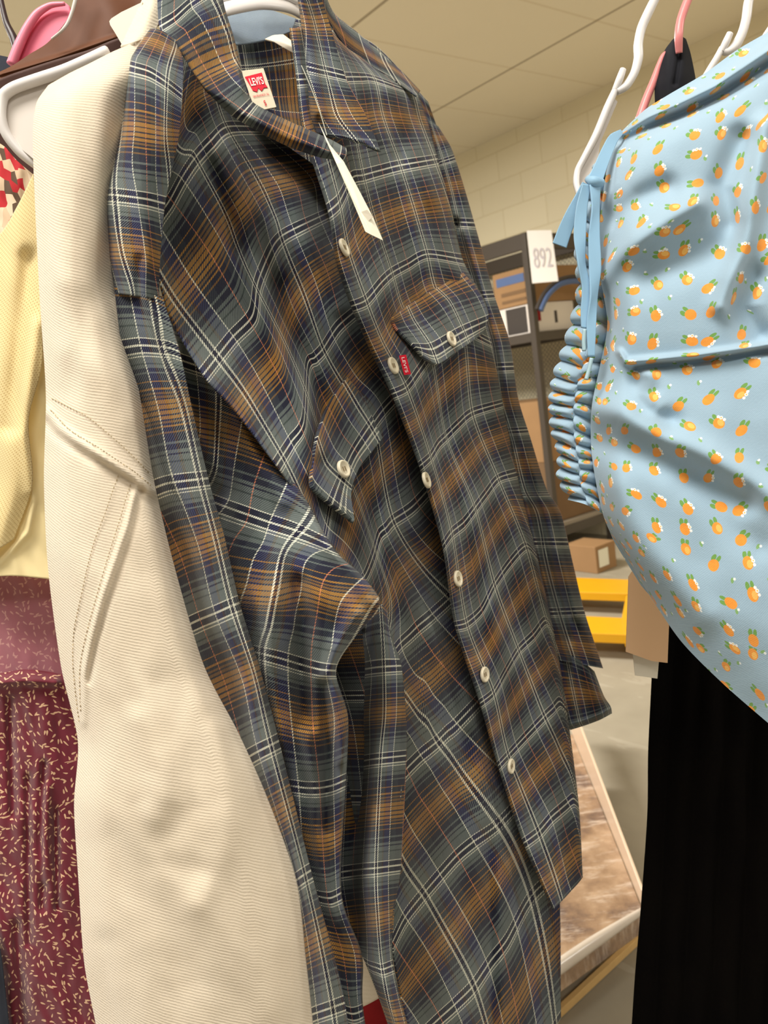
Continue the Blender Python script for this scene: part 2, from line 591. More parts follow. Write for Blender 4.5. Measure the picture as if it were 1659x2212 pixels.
def at(key, x, y, lift=0.0):
    """3-D point on a cloth under a pixel, plus its surface normal"""
    X, Y, D = REG[key]
    q = (X - x) ** 2 + (Y - y) ** 2
    i, j = np.unravel_index(np.argmin(q), q.shape)
    i = min(max(i, 1), X.shape[0] - 2)
    j = min(max(j, 1), X.shape[1] - 2)
    a = P(X[i, j + 1], Y[i, j + 1], D[i, j + 1]) - P(X[i, j - 1], Y[i, j - 1], D[i, j - 1])
    b = P(X[i + 1, j], Y[i + 1, j], D[i + 1, j]) - P(X[i - 1, j], Y[i - 1, j], D[i - 1, j])
    nn = b.cross(a).normalized()
    if nn.dot(Fv) > 0: nn = -nn
    return P(x, y, D[i, j] - lift), nn, D[i, j]


def tube(name, pts, rad, mat, parent=None, seg=12, flat=1.0, cap=True, sub=8):
    """swept tube through world points; rad scalar or list"""
    n_ = len(pts)
    rr = rad if isinstance(rad, (list, tuple)) else [rad] * n_
    arr = np.array([[p.x, p.y, p.z, r] for p, r in zip(pts, rr)])
    arr = catmull(arr, np.linspace(0, n_ - 1, (n_ - 1) * sub + 1))
    me = bpy.data.meshes.new(name)
    verts, faces = [], []
    prev = None
    m_ = len(arr)
    for i in range(m_):
        p = Vector(arr[i, :3])
        a = Vector(arr[min(i + 1, m_ - 1), :3]) - Vector(arr[max(i - 1, 0), :3])
        a.normalize()
        if prev is None:
            s1 = a.cross(Fv)
            if s1.length < 1e-3: s1 = a.cross(Uv)
        else:
            s1 = prev - a * prev.dot(a)
        s1.normalize()
        prev = s1
        s2 = a.cross(s1)
        for k in range(seg):
            t = 2 * math.pi * k / seg
            verts.append(p + s1 * math.cos(t) * arr[i, 3] + s2 * math.sin(t) * arr[i, 3] * flat)
    for i in range(m_ - 1):
        for k in range(seg):
            faces.append((i * seg + k, i * seg + (k + 1) % seg, (i + 1) * seg + (k + 1) % seg, (i + 1) * seg + k))
    if cap:
        faces.append(tuple(range(seg))[::-1])
        faces.append(tuple((m_ - 1) * seg + k for k in range(seg)))
    me.from_pydata([tuple(v) for v in verts], [], faces)
    smooth(me)
    return link(name, me, mat, parent)


def ptube(name, pl, rpx, mat, parent=None, **kw):
    """tube through (x, y, depth) points, radius in pixels at that depth"""
    rp = rpx if isinstance(rpx, (list, tuple)) else [rpx] * len(pl)
    return tube(name, [P(*p) for p in pl], [r * p[2] / FPX for r, p in zip(rp, pl)], mat, parent, **kw)


def prism(name, poly, vec, mat, parent=None, bevel=0.0):
    """polygon of world points extruded along vec"""
    bm = bmesh.new()
    a = [bm.verts.new(p) for p in poly]
    b = [bm.verts.new(p + vec) for p in poly]
    bm.faces.new(a)
    bm.faces.new(b[::-1])
    for i in range(len(a)):
        j = (i + 1) % len(a)
        bm.faces.new((a[j], a[i], b[i], b[j]))
    bmesh.ops.recalc_face_normals(bm, faces=bm.faces)
    if bevel > 0:
        bmesh.ops.bevel(bm, geom=list(bm.edges), offset=bevel, segments=2, affect='EDGES', profile=0.5)
    me = bpy.data.meshes.new(name)
    bm.to_mesh(me)
    bm.free()
    return link(name, me, mat, parent)


def box(name, c, ax, ay, sx, sy, sz, mat, parent=None, bevel=0.003):
    """box with base corner c, along unit ax, ay, and up"""
    ax, ay = Vector(ax), Vector(ay)
    return prism(name, [c, c + ax * sx, c + ax * sx + ay * sy, c + ay * sy], Vector((0, 0, sz)), mat, parent, bevel)


def quadmap(tl, tr, br, bl):
    def f(s, t):   # s right, t down, 0..1
        return (tl * (1 - s) + tr * s) * (1 - t) + (bl * (1 - s) + br * s) * t
    return f


def text_on(name, txt, fmap, s0, s1, t0, t1, off, mat, parent, bold=0.0):
    """writing laid on a patch: fills s0..s1 x t0..t1 of the patch"""
    cu = bpy.data.curves.new(name, 'FONT')
    cu.body = txt
    cu.size = 1
    cu.offset = bold
    tmp = bpy.data.objects.new(name, cu)
    COL.objects.link(tmp)
    dg = bpy.context.evaluated_depsgraph_get()
    me = bpy.data.meshes.new_from_object(tmp.evaluated_get(dg))
    bpy.data.objects.remove(tmp)
    co = np.array([v.co[:] for v in me.vertices])
    mn, mx = co.min(0), co.max(0)
    for v in me.vertices:
        a = s0 + (s1 - s0) * (v.co.x - mn[0]) / (mx[0] - mn[0])
        b = t1 - (t1 - t0) * (v.co.y - mn[1]) / (mx[1] - mn[1])
        v.co = fmap(a, b) + off
    me.name = name
    return link(name, me, mat, parent)


def button(parent, key, x, y, r=0.0057, tilt=None, name='button'):
    p, nn, d = at(key, x, y)
    if tilt is not None: nn = (Rv * tilt[0] + Uv * tilt[1] - Fv * tilt[2]).normalized()
    p = P(x, y, d - 0.004)
    bm = bmesh.new()
    prof = [(0, .0005), (.55, .0005), (.68, .0009), (.80, .0016), (.93, .0015), (1.0, .0008), (1.0, -.0006), (.9, -.0012), (0, -.0012)]
    seg = 28
    rings = []
    for (a, z) in prof:
        if a == 0:
            rings.append([bm.verts.new((0, 0, z))])
        else:
            rings.append([bm.verts.new((a * r * math.cos(2 * math.pi * k / seg), a * r * math.sin(2 * math.pi * k / seg), z)) for k in range(seg)])
    for A, B in zip(rings[:-1], rings[1:]):
        for k in range(seg):
            if len(A) == 1: bm.faces.new((A[0], B[k], B[(k + 1) % seg]))
            elif len(B) == 1: bm.faces.new((A[(k + 1) % seg], A[k], B[0]))
            else: bm.faces.new((A[k], B[k], B[(k + 1) % seg], A[(k + 1) % seg]))
    bmesh.ops.recalc_face_normals(bm, faces=bm.faces)
    me = bpy.data.meshes.new(name)
    q = nn.to_track_quat('Z', 'Y').to_matrix().to_4x4()
    bm.transform(Matrix.Translation(p) @ q)
    bm.to_mesh(me)
    bm.free()
    smooth(me)
    o = link(name, me, M['button'], parent)
    # two stitches of thread through the holes
    bm = bmesh.new()
    for sgn in (-1, 1):
        bmesh.ops.create_cube(bm, size=1, matrix=Matrix.Translation(p) @ q @ Matrix.Translation((sgn * r * .2, 0, .0008)) @ Matrix.Diagonal((r * .13, r * .5, .0006, 1)))
    me = bpy.data.meshes.new('button_thread')
    bm.to_mesh(me)
    bm.free()
    t = bpy.data.objects.new('button_thread', me)
    me.materials.append(M['buttonhole'])
    COL.objects.link(t)
    t.parent = o
    return o


# ------------------------------------------------------------------ room
def sheet(name, mat, sx, sy, rot, loc, x0=0, y0=0):
    me = bpy.data.meshes.new(name)
    v = [(x0, y0, 0), (x0 + sx, y0, 0), (x0 + sx, y0 + sy, 0), (x0, y0 + sy, 0)]
    vb = [(a, b, c + rot) for a, b, c in v]
    me.from_pydata(v + vb, [], [(0, 1, 2, 3), (7, 6, 5, 4), (0, 4, 5, 1), (1, 5, 6, 2), (2, 6, 7, 3), (3, 7, 4, 0)])
    o = link(name, me, mat)
    o.matrix_world = loc
    tag(o, kind='structure')
    return o


CEIL = CAM.z + 1.74
frame = Matrix(((E1.x, E2.x, 0, 0), (E1.y, E2.y, 0, 0), (0, 0, 1, 0), (0, 0, 0, 1)))
WALL = 4.67
sheet('floor', M['floor'], 14, 4.67 + 5, -0.05, frame, -11, -5)
sheet('ceiling', M['ceiling'], 14, 4.67 + 5, 0.05, Matrix.Translation((0, 0, CEIL)) @ frame, -11, -5)
# back wall stands in the E1 / up plane
me = bpy.data.meshes.new('wall_back')
v = [(-11, 0, 0), (3, 0, 0), (3, 0, CEIL), (-11, 0, CEIL), (-11, .1, 0), (3, .1, 0), (3, .1, CEIL), (-11, .1, CEIL)]
me.from_pydata(v, [], [(0, 1, 2, 3), (5, 4, 7, 6), (0, 4, 5, 1), (3, 2, 6, 7), (1, 5, 6, 2), (4, 0, 3, 7)])
wb = link('wall_back', me, M['wall'])
wb.matrix_world = Matrix.Translation(E2 * WALL) @ frame
tag(wb, kind='structure')

# ------------------------------------------------------------------ plaid shirt
SH = thing('plaid_shirt', P(800, 1200, .60), 'plaid flannel shirt in navy, slate and ochre, buttoned, on a white hanger in the middle', 'shirt')


def rows5(data, dfun):
    """data: list of (v, [(x,y,u)...]) -> rows (x,y,d,u,v)"""
    out = []
    for r in data:
        v = r[0]
        out.append([(p[0], p[1], dfun(p[0], p[1], p[2], v) if len(p) < 4 else p[3], p[2], v) for p in r[1]])
    return out


# near front (the viewer's left)
def d_near(x, y, u, v):
    # left edge near the camera, falling away to the button band
    xl = np.interp(y, [60, 300, 600, 1000, 1400, 1800, 2212], [360, 380, 350, 600, 840, 870, 930])
    xr = np.interp(y, [60, 300, 466, 683, 866, 1066, 1285, 1522, 1745, 1930, 2250], [520, 620, 689, 757, 850, 922, 985, 1030, 1115, 1165, 1200])
    t = (x - xl) / max(60.0, xr - xl)
    base = np.interp(v, [-1, 0, 1, 2, 3, 4, 5, 6, 7, 8, 9], [.51, .485, .465, .47, .485, .50, .53, .54, .55, .56, .58])
    right = np.interp(v, [-1, 0, 1, 2, 3, 4, 5, 6, 7, 8, 9], [.56, .66, .625, .59, .605, .635, .672, .70, .72, .74, .75])
    return base + (right - base) * min(max(t, -.2), 1.1)


near = [
    (-1.0, [(372, 92, .3), (384, 96, .5), (396, 100, .8), (408, 105, 1.0), (420, 108, 1.3), (434, 112, 1.8), (448, 118, 2.2), (464, 124, 2.8)]),
    (-.5, [(372, 294, .92), (386, 264, 1.1), (402, 238, 1.3), (418, 216, 1.5), (438, 202, 1.72), (462, 192, 2), (484, 190, 2.3), (508, 192, 2.8)]),
    (0, [(333, 494, .2), (350, 457, .35), (368, 430, .5), (395, 380, .78), (422, 340, 1.0), (455, 304, 1.5), (490, 274, 2), (566, 274, 2.9)]),
    (.5, [(362, 664, -.1), (402, 615, .18), (453, 547, .5), (478, 508, .8), (500, 478, 1.05), (534, 442, 1.5), (568, 409, 2), (700, 378, 2.95)]),
    (1, [(440, 808, -.2), (500, 731, .22), (545, 682, .58), (557, 610, 1.1), (586, 539, 1.72), (607, 511, 2), (640, 492, 2.3), (712, 458, 2.95)]),
    (1.5, [(512, 890, -.2), (555, 833, .18), (600, 780, .6), (613, 720, 1.1), (634, 668, 1.75), (656, 635, 2), (692, 600, 2.35), (755, 560, 2.95)]),
    (2, [(598, 1004, -.15), (629, 955, .25), (656, 912, .6), (664, 790, 1.35), (680, 772, 1.7), (698, 753, 2), (731, 704, 2.4), (782, 660, 2.95)]),
    (2.5, [(660, 1092, 0), (680, 1030, .35), (690, 975, .7), (700, 905, 1.3), (724, 868, 1.7), (746, 838, 2), (782, 795, 2.4), (835, 745, 2.95)]),
    (3, [(700, 1168, .1), (716, 1080, .5), (738, 1000, 1.0), (764, 973, 1.4), (784, 950, 1.7), (806, 915, 2), (832, 880, 2.3), (880, 830, 2.95)]),
    (4, [(765, 1275, 0), (790, 1240, .3), (806, 1200, .8), (819, 1155, 1.5), (834, 1140, 1.8), (849, 1123, 2), (892, 1093, 2.42), (950, 1030, 2.95)]),
    (5, [(825, 1440, .95), (862, 1392, 1.22), (885, 1370, 1.4), (903, 1352, 1.52), (920, 1338, 1.64), (934, 1326, 1.75), (967, 1296, 1.96), (1020, 1245, 2.3)]),
    (6, [(845, 1700, .25), (878, 1661, .5), (908, 1631, .75), (928, 1615, .87), (945, 1601, 1), (966, 1580, 1.12), (987, 1562, 1.25), (1065, 1480, 1.7)]),
    (7, [(848, 2035, -.5), (875, 1981, -.25), (915, 1930, 0), (951, 1888, .25), (987, 1848, .5), (1023, 1818, .75), (1077, 1779, 1), (1150, 1700, 1.3)]),
    (8, [(895, 2250, -.9), (951, 2198, -.5), (981, 2171, -.25), (1023, 2129, 0), (1060, 2075, .3), (1095, 2030, .6), (1144, 1940, .98), (1205, 1880, 1.25)]),
    (9, [(990, 2480, -1), (1020, 2450, -.7), (1050, 2420, -.4), (1080, 2390, -.1), (1110, 2350, .2), (1140, 2310, .5), (1175, 2260, .8), (1212, 2200, 1.1)]),
]
near_folds = [
    (.016, 30, [(470, 330), (530, 480), (560, 640), (600, 760), (655, 900), (680, 1010)]),
    (-.014, 26, [(600, 620), (640, 730), (690, 860), (700, 960)]),
    (-.010, 30, [(410, 260), (470, 400), (515, 530)]),
    (-.035, 34, [(600, 330), (690, 400), (730, 500)]),
    (.010, 26, [(600, 300), (640, 420), (680, 560), (730, 660)]),
    (.009, 26, [(825, 1120), (850, 1260), (900, 1330), (960, 1420), (1000, 1560)]),
    (-.010, 22, [(808, 1080), (815, 1200), (850, 1340)]),
    (-.008, 22, [(900, 1180), (940, 1300), (985, 1480), (1010, 1640)]),
    (.010, 24, [(1005, 1480), (1035, 1640), (1048, 1790)]),
    (-.012, 16, [(1052, 1800), (1060, 1960), (1064, 2100), (1062, 2240)]),
    (.010, 22, [(1085, 1870), (1080, 2020), (1090, 2200)]),
    (.008, 30, [(900, 1750), (880, 1880), (870, 2010)]),
    (-.007, 26, [(970, 1700), (1000, 1900), (1020, 2080)]),
]
cloth('near_front_panel', rows5(near, d_near), M['plaid'], SH, 150, 330, near_folds, wr=.0022, wscale=.014, key='near')


# far front with the button band
def d_far(x, y, u, v):
    b = np.interp(v, [-1.6, 0, 1, 2, 4, 6, 8, 8.8], [.555, .545, .548, .565, .60, .645, .685, .70])
    return b + .058 * (u + .35)


far = [
    (-1.5, [(625, 60, -.3), (660, 60, .1), (690, 62, .5), (712, 66, 1), (735, 88, 1.5), (762, 112, 2), (842, 160, 3)]),
    (-1, [(640, 172, -.3), (680, 170, .1), (710, 167, .5), (745, 166, 1), (778, 166, 1.5), (809, 169, 2), (897, 200, 3.1)]),
    (-.5, [(655, 285, -.3), (700, 272, .1), (730, 264, .5), (762, 259, 1), (796, 256, 1.5), (828, 253, 2), (924, 262, 3.2)]),
    (0, [(708, 458, -.35), (733, 435, 0), (760, 385, .5), (785, 378, 1), (825, 367, 1.5), (865, 357, 2), (946, 343, 3.1)]),
    (.5, [(724, 560, -.35), (755, 545, 0), (785, 505, .5), (812, 482, 1), (850, 466, 1.5), (895, 452, 2), (972, 440, 3)]),
    (1, [(758, 662, -.35), (791, 648, 0), (824, 610, .5), (847, 589, 1), (881, 570, 1.5), (923, 549, 2), (1000, 560, 2.95)]),
    (1.5, [(797, 752, -.35), (827, 738, 0), (850, 700, .5), (872, 668, 1), (905, 645, 1.5), (942, 625, 2), (1040, 640, 2.95)]),
    (2, [(845, 852, -.35), (878, 836, 0), (905, 800, .5), (930, 766, 1), (965, 735, 1.5), (1000, 712, 2), (1062, 740, 2.8)]),
    (3, [(905, 1008, -.35), (930, 985, 0), (947, 958, .5), (963, 942, 1), (990, 915, 1.5), (1020, 890, 2), (1086, 870, 2.7)]),
    (4, [(955, 1180, -.35), (976, 1150, 0), (1002, 1128, .5), (1026, 1097, 1), (1050, 1065, 1.5), (1076, 1033, 2), (1116, 1020, 2.5)]),
    (5, [(982, 1352, -.32), (1008, 1345, 0), (1040, 1316, .5), (1068, 1262, 1), (1103, 1212, 1.5), (1136, 1179, 2), (1160, 1200, 2.2)]),
    (6, [(1036, 1520, -.35), (1066, 1495, 0), (1094, 1446, .5), (1120, 1403, 1), (1152, 1371, 1.5), (1178, 1340, 1.95), (1196, 1362, 2.15)]),
    (7, [(1075, 1655, -.33), (1098, 1630, 0), (1135, 1590, .5), (1176, 1547, 1), (1194, 1530, 1.2), (1209, 1515, 1.4), (1224, 1530, 1.5)]),
    (8, [(1130, 1822, -.32), (1163, 1797, 0), (1190, 1766, .25), (1208, 1750, .5), (1222, 1738, .7), (1238, 1725, .85), (1250, 1735, .98)]),
    (8.75, [(1194, 1966, -.32), (1206, 1954, -.1), (1218, 1942, .05), (1229, 1930, .2), (1240, 1918, .3), (1250, 1907, .42), (1259, 1895, .52)]),
]
far_folds = [
    (.007, 20, [(715, 470), (728, 555), (757, 640), (790, 720), (822, 800), (860, 880), (905, 1010)]),
    (.006, 14, [(938, 1094), (962, 1185), (985, 1300), (1003, 1420), (1030, 1500), (1053, 1594), (1085, 1700), (1125, 1810), (1170, 1910), (1195, 1960)]),
    (-.004, 12, [(770, 560), (810, 660), (850, 760), (885, 850), (925, 960), (960, 1060)]),
    (-.004, 12, [(1040, 1460), (1075, 1560), (1118, 1680), (1150, 1780), (1200, 1890)]),
    (.012, 30, [(985, 840), (1000, 960), (1030, 1100), (1060, 1250), (1080, 1420)]),
    (-.010, 24, [(945, 900), (960, 1010), (985, 1100), (1040, 1270), (1045, 1400)]),
    (.008, 30, [(1110, 1080), (1135, 1230), (1165, 1400), (1190, 1560)]),
    (.010, 28, [(840, 200), (880, 260), (900, 330), (930, 420)]),
    (-.009, 22, [(905, 250), (880, 290), (862, 340)]),
    (-.008, 26, [(820, 330), (850, 420), (880, 520), (900, 600)]),
    (.006, 24, [(930, 400), (950, 500), (990, 600)]),
]
cloth('far_front_panel', rows5(far, d_far), M['plaid'], SH, 130, 330, far_folds, wr=.0022, wscale=.014, curl=(.012, .03), curlw=.08, key='far', seed=5)

# yoke strip over the far shoulder
yk = [
    (0, [(690, -20, 0, .66), (694, -22, .3, .665), (698, -24, .6, .675)]),
    (.5, [(706, 36, 0, .68), (712, 30, .3, .685), (722, 28, .6, .70)]),
    (1, [(748, 102, 0, .695), (760, 85, .3, .70), (772, 70, .6, .715)]),
    (1.5, [(800, 140, 0, .71), (812, 128, .3, .715), (824, 117, .6, .73)]),
    (2, [(858, 178, 0, .725), (862, 162, .3, .73), (866, 152, .6, .745)]),
    (2.4, [(900, 208, 0, .735), (904, 202, .3, .74), (908, 196, .6, .755)]),
    ]
cloth('shoulder_yoke', [[(p[0], p[1], p[3], r[0] * .5 + p[2] * .4, p[2] * 1.3 + .45 - r[0] * .25) for p in r[1]] for r in yk], M['plaid'], SH, 24, 90, wr=.0012, key='yoke')

# far sleeve
fs = [((918, 255), (947, 273)), ((935, 335), (976, 322)), ((955, 410), (1003, 405)), ((975, 520), (1037, 525)), ((1010, 635), (1066, 632)),
      ((1040, 745), (1102, 742)), ((1055, 860), (1119, 858)), ((1080, 950), (1146, 946)), ((1100, 1055), (1180, 1054)), ((1125, 1112), (1212, 1109)),
      ((1140, 1215), (1238, 1218)), ((1170, 1325), (1263, 1322)), ((1200, 1425), (1303, 1444))]
rws = []
for i, (a, b) in enumerate(fs):
    r = []
    for k in range(5):
        t = k / 4
        r.append((a[0] + (b[0] - a[0]) * t, a[1] + (b[1] - a[1]) * t, .80 + .01 * i / 3 + .02 * (t - .4) ** 2, -.35 + t * .85, .1 + i * .72))
    rws.append(r)
fsf = [(.012, 9, [(1000, 500), (1050, 650), (1090, 800), (1120, 930), (1170, 1080), (1205, 1200), (1245, 1330)]),
       (-.012, 8, [(985, 480), (1035, 640), (1070, 800), (1110, 960), (1150, 1100), (1190, 1230), (1230, 1380)]),
       (.010, 8, [(1120, 980), (1150, 1130), (1190, 1300), (1225, 1430)])]
cloth('far_sleeve', rws, M['plaid'], SH, 60, 240, fsf, wr=.003, wscale=.03, stretch=.3, back=.05, curl=(0, .02), key='fsleeve', seed=9)
cuf = [[(1192, 1400, .845), (1230, 1415, .84), (1262, 1432, .842), (1284, 1450, .855)],
       [(1205, 1490, .85), (1245, 1490, .843), (1280, 1495, .845), (1304, 1502, .86)],
       [(1222, 1560, .855), (1258, 1552, .848), (1292, 1540, .85), (1319, 1526, .865)],
       [(1232, 1577, .857), (1264, 1567, .85), (1296, 1555, .853), (1322, 1541, .867)]]
cloth('far_cuff', [[p + (.5 * j - .4, 10.1 + i * .35) for j, p in enumerate(r)] for i, r in enumerate(cuf)], M['plaid'], SH, 50, 60,
      [(.004, 3, [(1228, 1566), (1262, 1556), (1298, 1543), (1320, 1530)])], wr=.002, wscale=.03, back=.035, key='fcuff')

# near sleeve: shoulder cap, long under-strip, upper arm and the folded-over forearm
cap = [
    (-.75, [(322, 62, -1), (334, 62, -.8), (350, 66, -.5), (366, 76, -.2), (388, 92, .1)]),
    (-.3, [(287, 108, -1), (304, 110, -.76), (330, 118, -.45), (362, 130, -.05), (396, 140, .2)]),
    (0, [(274, 140, -1), (292, 145, -.75), (324, 155, -.4), (360, 178, 0), (394, 205, .25)]),
    (.5, [(253, 285, -1.05), (290, 285, -.75), (324, 290, -.4), (357, 295, 0), (386, 297, .2)]),
    (1, [(226, 421, -1.12), (247, 421, -1), (297, 427, -.75), (326, 432, -.4), (357, 440, -.1)]),
    (1.5, [(228, 545, -1.3), (262, 545, -1), (314, 550, -.75), (330, 556, -.5), (346, 562, -.35)]),
    (1.9, [(242, 634, -1.4), (268, 636, -1.15), (300, 640, -.9), (326, 644, -.65), (344, 648, -.5)])]


def d_cap(x, y, u, v):
    xl = np.interp(y, [62, 140, 285, 421, 545, 634], [322, 274, 253, 226, 228, 242])
    xr = np.interp(y, [62, 140, 285, 421, 545, 634], [388, 396, 386, 357, 346, 344])
    t = (x - xl) / (xr - xl)
    return .425 + .05 * (t - .55) ** 2 + .02 * max(0, (200 - y) / 140) + .003 * max(0, (y - 600) / 34)


cloth('near_sleeve_cap', rows5(cap, d_cap), M['plaid'], SH, 70, 130, [(-.003, 10, [(300, 560), (300, 640)])], wr=.0015, wscale=.02, curl=(.03, 0), curlw=.15, key='cap', seed=2)

strip = [
    (1.6, [(246, 618, -.38), (278, 622, -.25), (308, 628, -.08), (328, 635, 0), (352, 645, .1)]),
    (2, [(262, 752, -.45), (303, 746, -.25), (347, 749, 0), (368, 752, .06), (388, 760, .12)]),
    (2.5, [(284, 900, -.5), (338, 888, -.27), (372, 884, -.1), (396, 880, 0), (414, 878, .08)]),
    (3, [(318, 1060, -.55), (358, 1045, -.32), (389, 1040, -.2), (432, 1035, 0), (450, 1033, .1)]),
    (3.5, [(350, 1215, -.75), (395, 1190, -.45), (428, 1180, -.25), (466, 1167, 0), (485, 1160, .1)]),
    (4, [(385, 1360, -.85), (432, 1338, -.5), (464, 1325, -.25), (500, 1309, 0), (518, 1302, .1)]),
    (4.5, [(448, 1500, -.8), (494, 1478, -.45), (522, 1466, -.25), (548, 1455, 0), (563, 1448, .1)]),
    (5, [(512, 1650, -.7), (542, 1632, -.4), (560, 1622, -.22), (582, 1611, -.02), (603, 1600, .12)]),
    (6, [(610, 1925, -.6), (628, 1910, -.4), (642, 1900, -.22), (656, 1890, -.02), (672, 1880, .12)]),
    (7, [(655, 2200, -.5), (678, 2190, -.3), (698, 2183, -.15), (718, 2176, 0), (745, 2166, .15)]),
    (8, [(690, 2460, -.5), (710, 2455, -.3), (730, 2450, -.15), (750, 2445, 0), (775, 2440, .15)])]


def d_strip(x, y, u, v):
    t = np.interp(u, [-.85, -.45, -.25, 0, .15], [.085, .05, .006, 0, .010]) * np.interp(v, [1.6, 2.0, 2.7], [.1, .25, 1])
    return np.interp(v, [1.6, 1.85, 2.2, 3, 5, 8], [.434, .433, .431, .43, .435, .45]) + t


cloth('near_sleeve_underside', rows5(strip, d_strip), M['plaid'], SH, 60, 260, [(.006, 8, [(310, 640), (405, 900), (470, 1170), (550, 1450), (650, 1880), (720, 2170)])],
      wr=.0015, wscale=.02, key='strip', seed=4)

arm = [
    (-1.7, [(346, 600, -1.45), (352, 604, -1.35), (358, 608, -1.25), (364, 612, -1.15), (370, 618, -1.05), (380, 626, -1)]),
    (-1.3, [(355, 690, -1.55), (375, 696, -1.4), (392, 700, -1.25), (408, 706, -1.1), (424, 714, -1), (440, 728, -.9)]),
    (-1, [(360, 766, -1.7), (388, 777, -1.5), (414, 786, -1.3), (438, 794, -1.15), (468, 807, -1), (502, 828, -.85)]),
    (-.5, [(396, 915, -1.5), (432, 925, -1.25), (469, 932, -1), (517, 945, -.75), (574, 968, -.5), (618, 1000, -.3)]),
    (0, [(462, 1085, -.85), (502, 1100, -.68), (536, 1112, -.5), (582, 1128, -.25), (645, 1148, 0), (718, 1180, .25)]),
    (.25, [(485, 1188, -.55), (525, 1196, -.35), (575, 1205, -.15), (628, 1212, .1), (700, 1232, .45), (786, 1246, .75)]),
    (.5, [(500, 1284, -.32), (548, 1288, -.17), (592, 1290, 0), (650, 1278, .25), (728, 1300, .72), (822, 1306, 1.02)]),
    (.75, [(520, 1342, -.25), (568, 1350, -.05), (622, 1352, .18), (678, 1362, .5), (725, 1370, .78), (768, 1376, .99)]),
    (1, [(535, 1405, -.15), (565, 1412, 0), (605, 1422, .17), (645, 1434, .36), (690, 1446, .62), (726, 1449, .98)]),
    (1.5, [(562, 1545, -.05), (602, 1552, .12), (640, 1562, .3), (676, 1568, .5), (712, 1562, .7), (752, 1548, .9)]),
    (2, [(596, 1695, 0), (630, 1698, .18), (660, 1702, .32), (690, 1702, .5), (720, 1696, .75), (748, 1684, .95)]),
    (3, [(652, 1925, .2), (675, 1932, .3), (695, 1938, .4), (712, 1940, .55), (724, 1936, .7), (738, 1928, .9)]),
    (3.5, [(690, 2045, .2), (710, 2050, .3), (728, 2054, .4), (745, 2058, .55), (760, 2060, .7), (782, 2062, .9)]),
    (4, [(730, 2180, .2), (742, 2184, .3), (752, 2188, .4), (762, 2190, .55), (772, 2188, .7), (785, 2182, .9)]),
    (5, [(775, 2440, .2), (785, 2440, .3), (795, 2440, .4), (805, 2440, .55), (815, 2440, .7), (828, 2440, .9)])]


def d_arm(x, y, u, v):
    xl = np.interp(y, [600, 766, 915, 1085, 1284, 1405, 1545, 1695, 1925, 2180], [346, 360, 396, 462, 500, 535, 562, 596, 652, 730])
    xr = np.interp(y, [600, 820, 1000, 1180, 1306, 1449, 1548, 1684, 1928, 2182], [380, 502, 618, 718, 822, 726, 752, 748, 738, 785])
    t = (x - xl) / max(20, xr - xl)
    return np.interp(y, [600, 900, 1050, 1300, 1700, 2200], [.49, .486, .482, .43, .455, .475]) + .03 * (1 - min(1, t * 3)) ** 2


arm_folds = [
    (.012, 26, [(700, 1150), (760, 1230), (815, 1300)]),
    (-.016, 20, [(640, 1260), (655, 1340), (650, 1440), (660, 1560)]),
    (.010, 22, [(600, 1200), (590, 1320), (575, 1450), (600, 1600)]),
    (.012, 15, [(770, 1330), (725, 1400), (705, 1460), (730, 1540), (742, 1640)]),
    (-.010, 14, [(700, 1480), (712, 1620), (700, 1780)]),
    (.008, 22, [(520, 900), (560, 1000), (610, 1080)]),
    (-.012, 26, [(420, 800), (470, 960), (490, 1060)]),
    (.008, 14, [(660, 1560), (680, 1700), (690, 1850), (720, 1980)]),
]
cloth('near_sleeve_upper', rows5(arm, d_arm), M['plaid'], SH, 120, 300, arm_folds, wr=.0028, wscale=.02, curl=(0, .012), curlw=.06, key='arm', seed=7)

fore = [
    (.6, [(735, 1335, -.9), (768, 1326, -.55), (800, 1316, -.2), (822, 1306, 0), (836, 1318, .25)]),
    (.8, [(722, 1400, -.95), (760, 1385, -.55), (795, 1372, -.2), (826, 1366, 0), (846, 1375, .3)]),
    (1, [(715, 1465, -1), (760, 1452, -.55), (796, 1444, -.3), (829, 1440, 0), (867, 1438, .35)]),
    (1.5, [(725, 1555, -.95), (765, 1550, -.55), (798, 1545, -.25), (830, 1542, 0), (877, 1538, .45)]),
    (2, [(735, 1652, -.9), (772, 1646, -.55), (798, 1641, -.25), (822, 1638, 0), (878, 1632, .5)]),
    (3, [(728, 1885, -.9), (762, 1880, -.5), (788, 1877, -.2), (812, 1875, 0), (867, 1868, .5)]),
    (3.5, [(745, 1995, -.9), (772, 1992, -.5), (795, 1990, -.2), (816, 1988, 0), (850, 1980, .35)]),
    (4, [(788, 2078, -.3), (800, 2086, -.2), (812, 2090, -.1), (826, 2094, 0), (850, 2085, .3)]),
    (4.6, [(838, 2215, -.3), (846, 2218, -.15), (854, 2220, 0), (862, 2222, .1), (882, 2220, .3)]),
    (5.2, [(890, 2400, -.3), (900, 2400, -.15), (908, 2400, 0), (918, 2400, .1), (935, 2400, .3)])]


def d_fore(x, y, u, v):
    return np.interp(u, [-1, -.6, -.35, -.1, .1, .5], [.53, .54, .495, .462, .455, .468]) + .006 * (v - 1) * .5


cloth('near_sleeve_forearm', rows5(fore, d_fore), M['plaid'], SH, 70, 220, [(-.014, 12, [(785, 1370), (775, 1480), (780, 1600), (775, 1800)])],
      wr=.0028, wscale=.02, curl=(0, .012), curlw=.2, key='fore', seed=11)
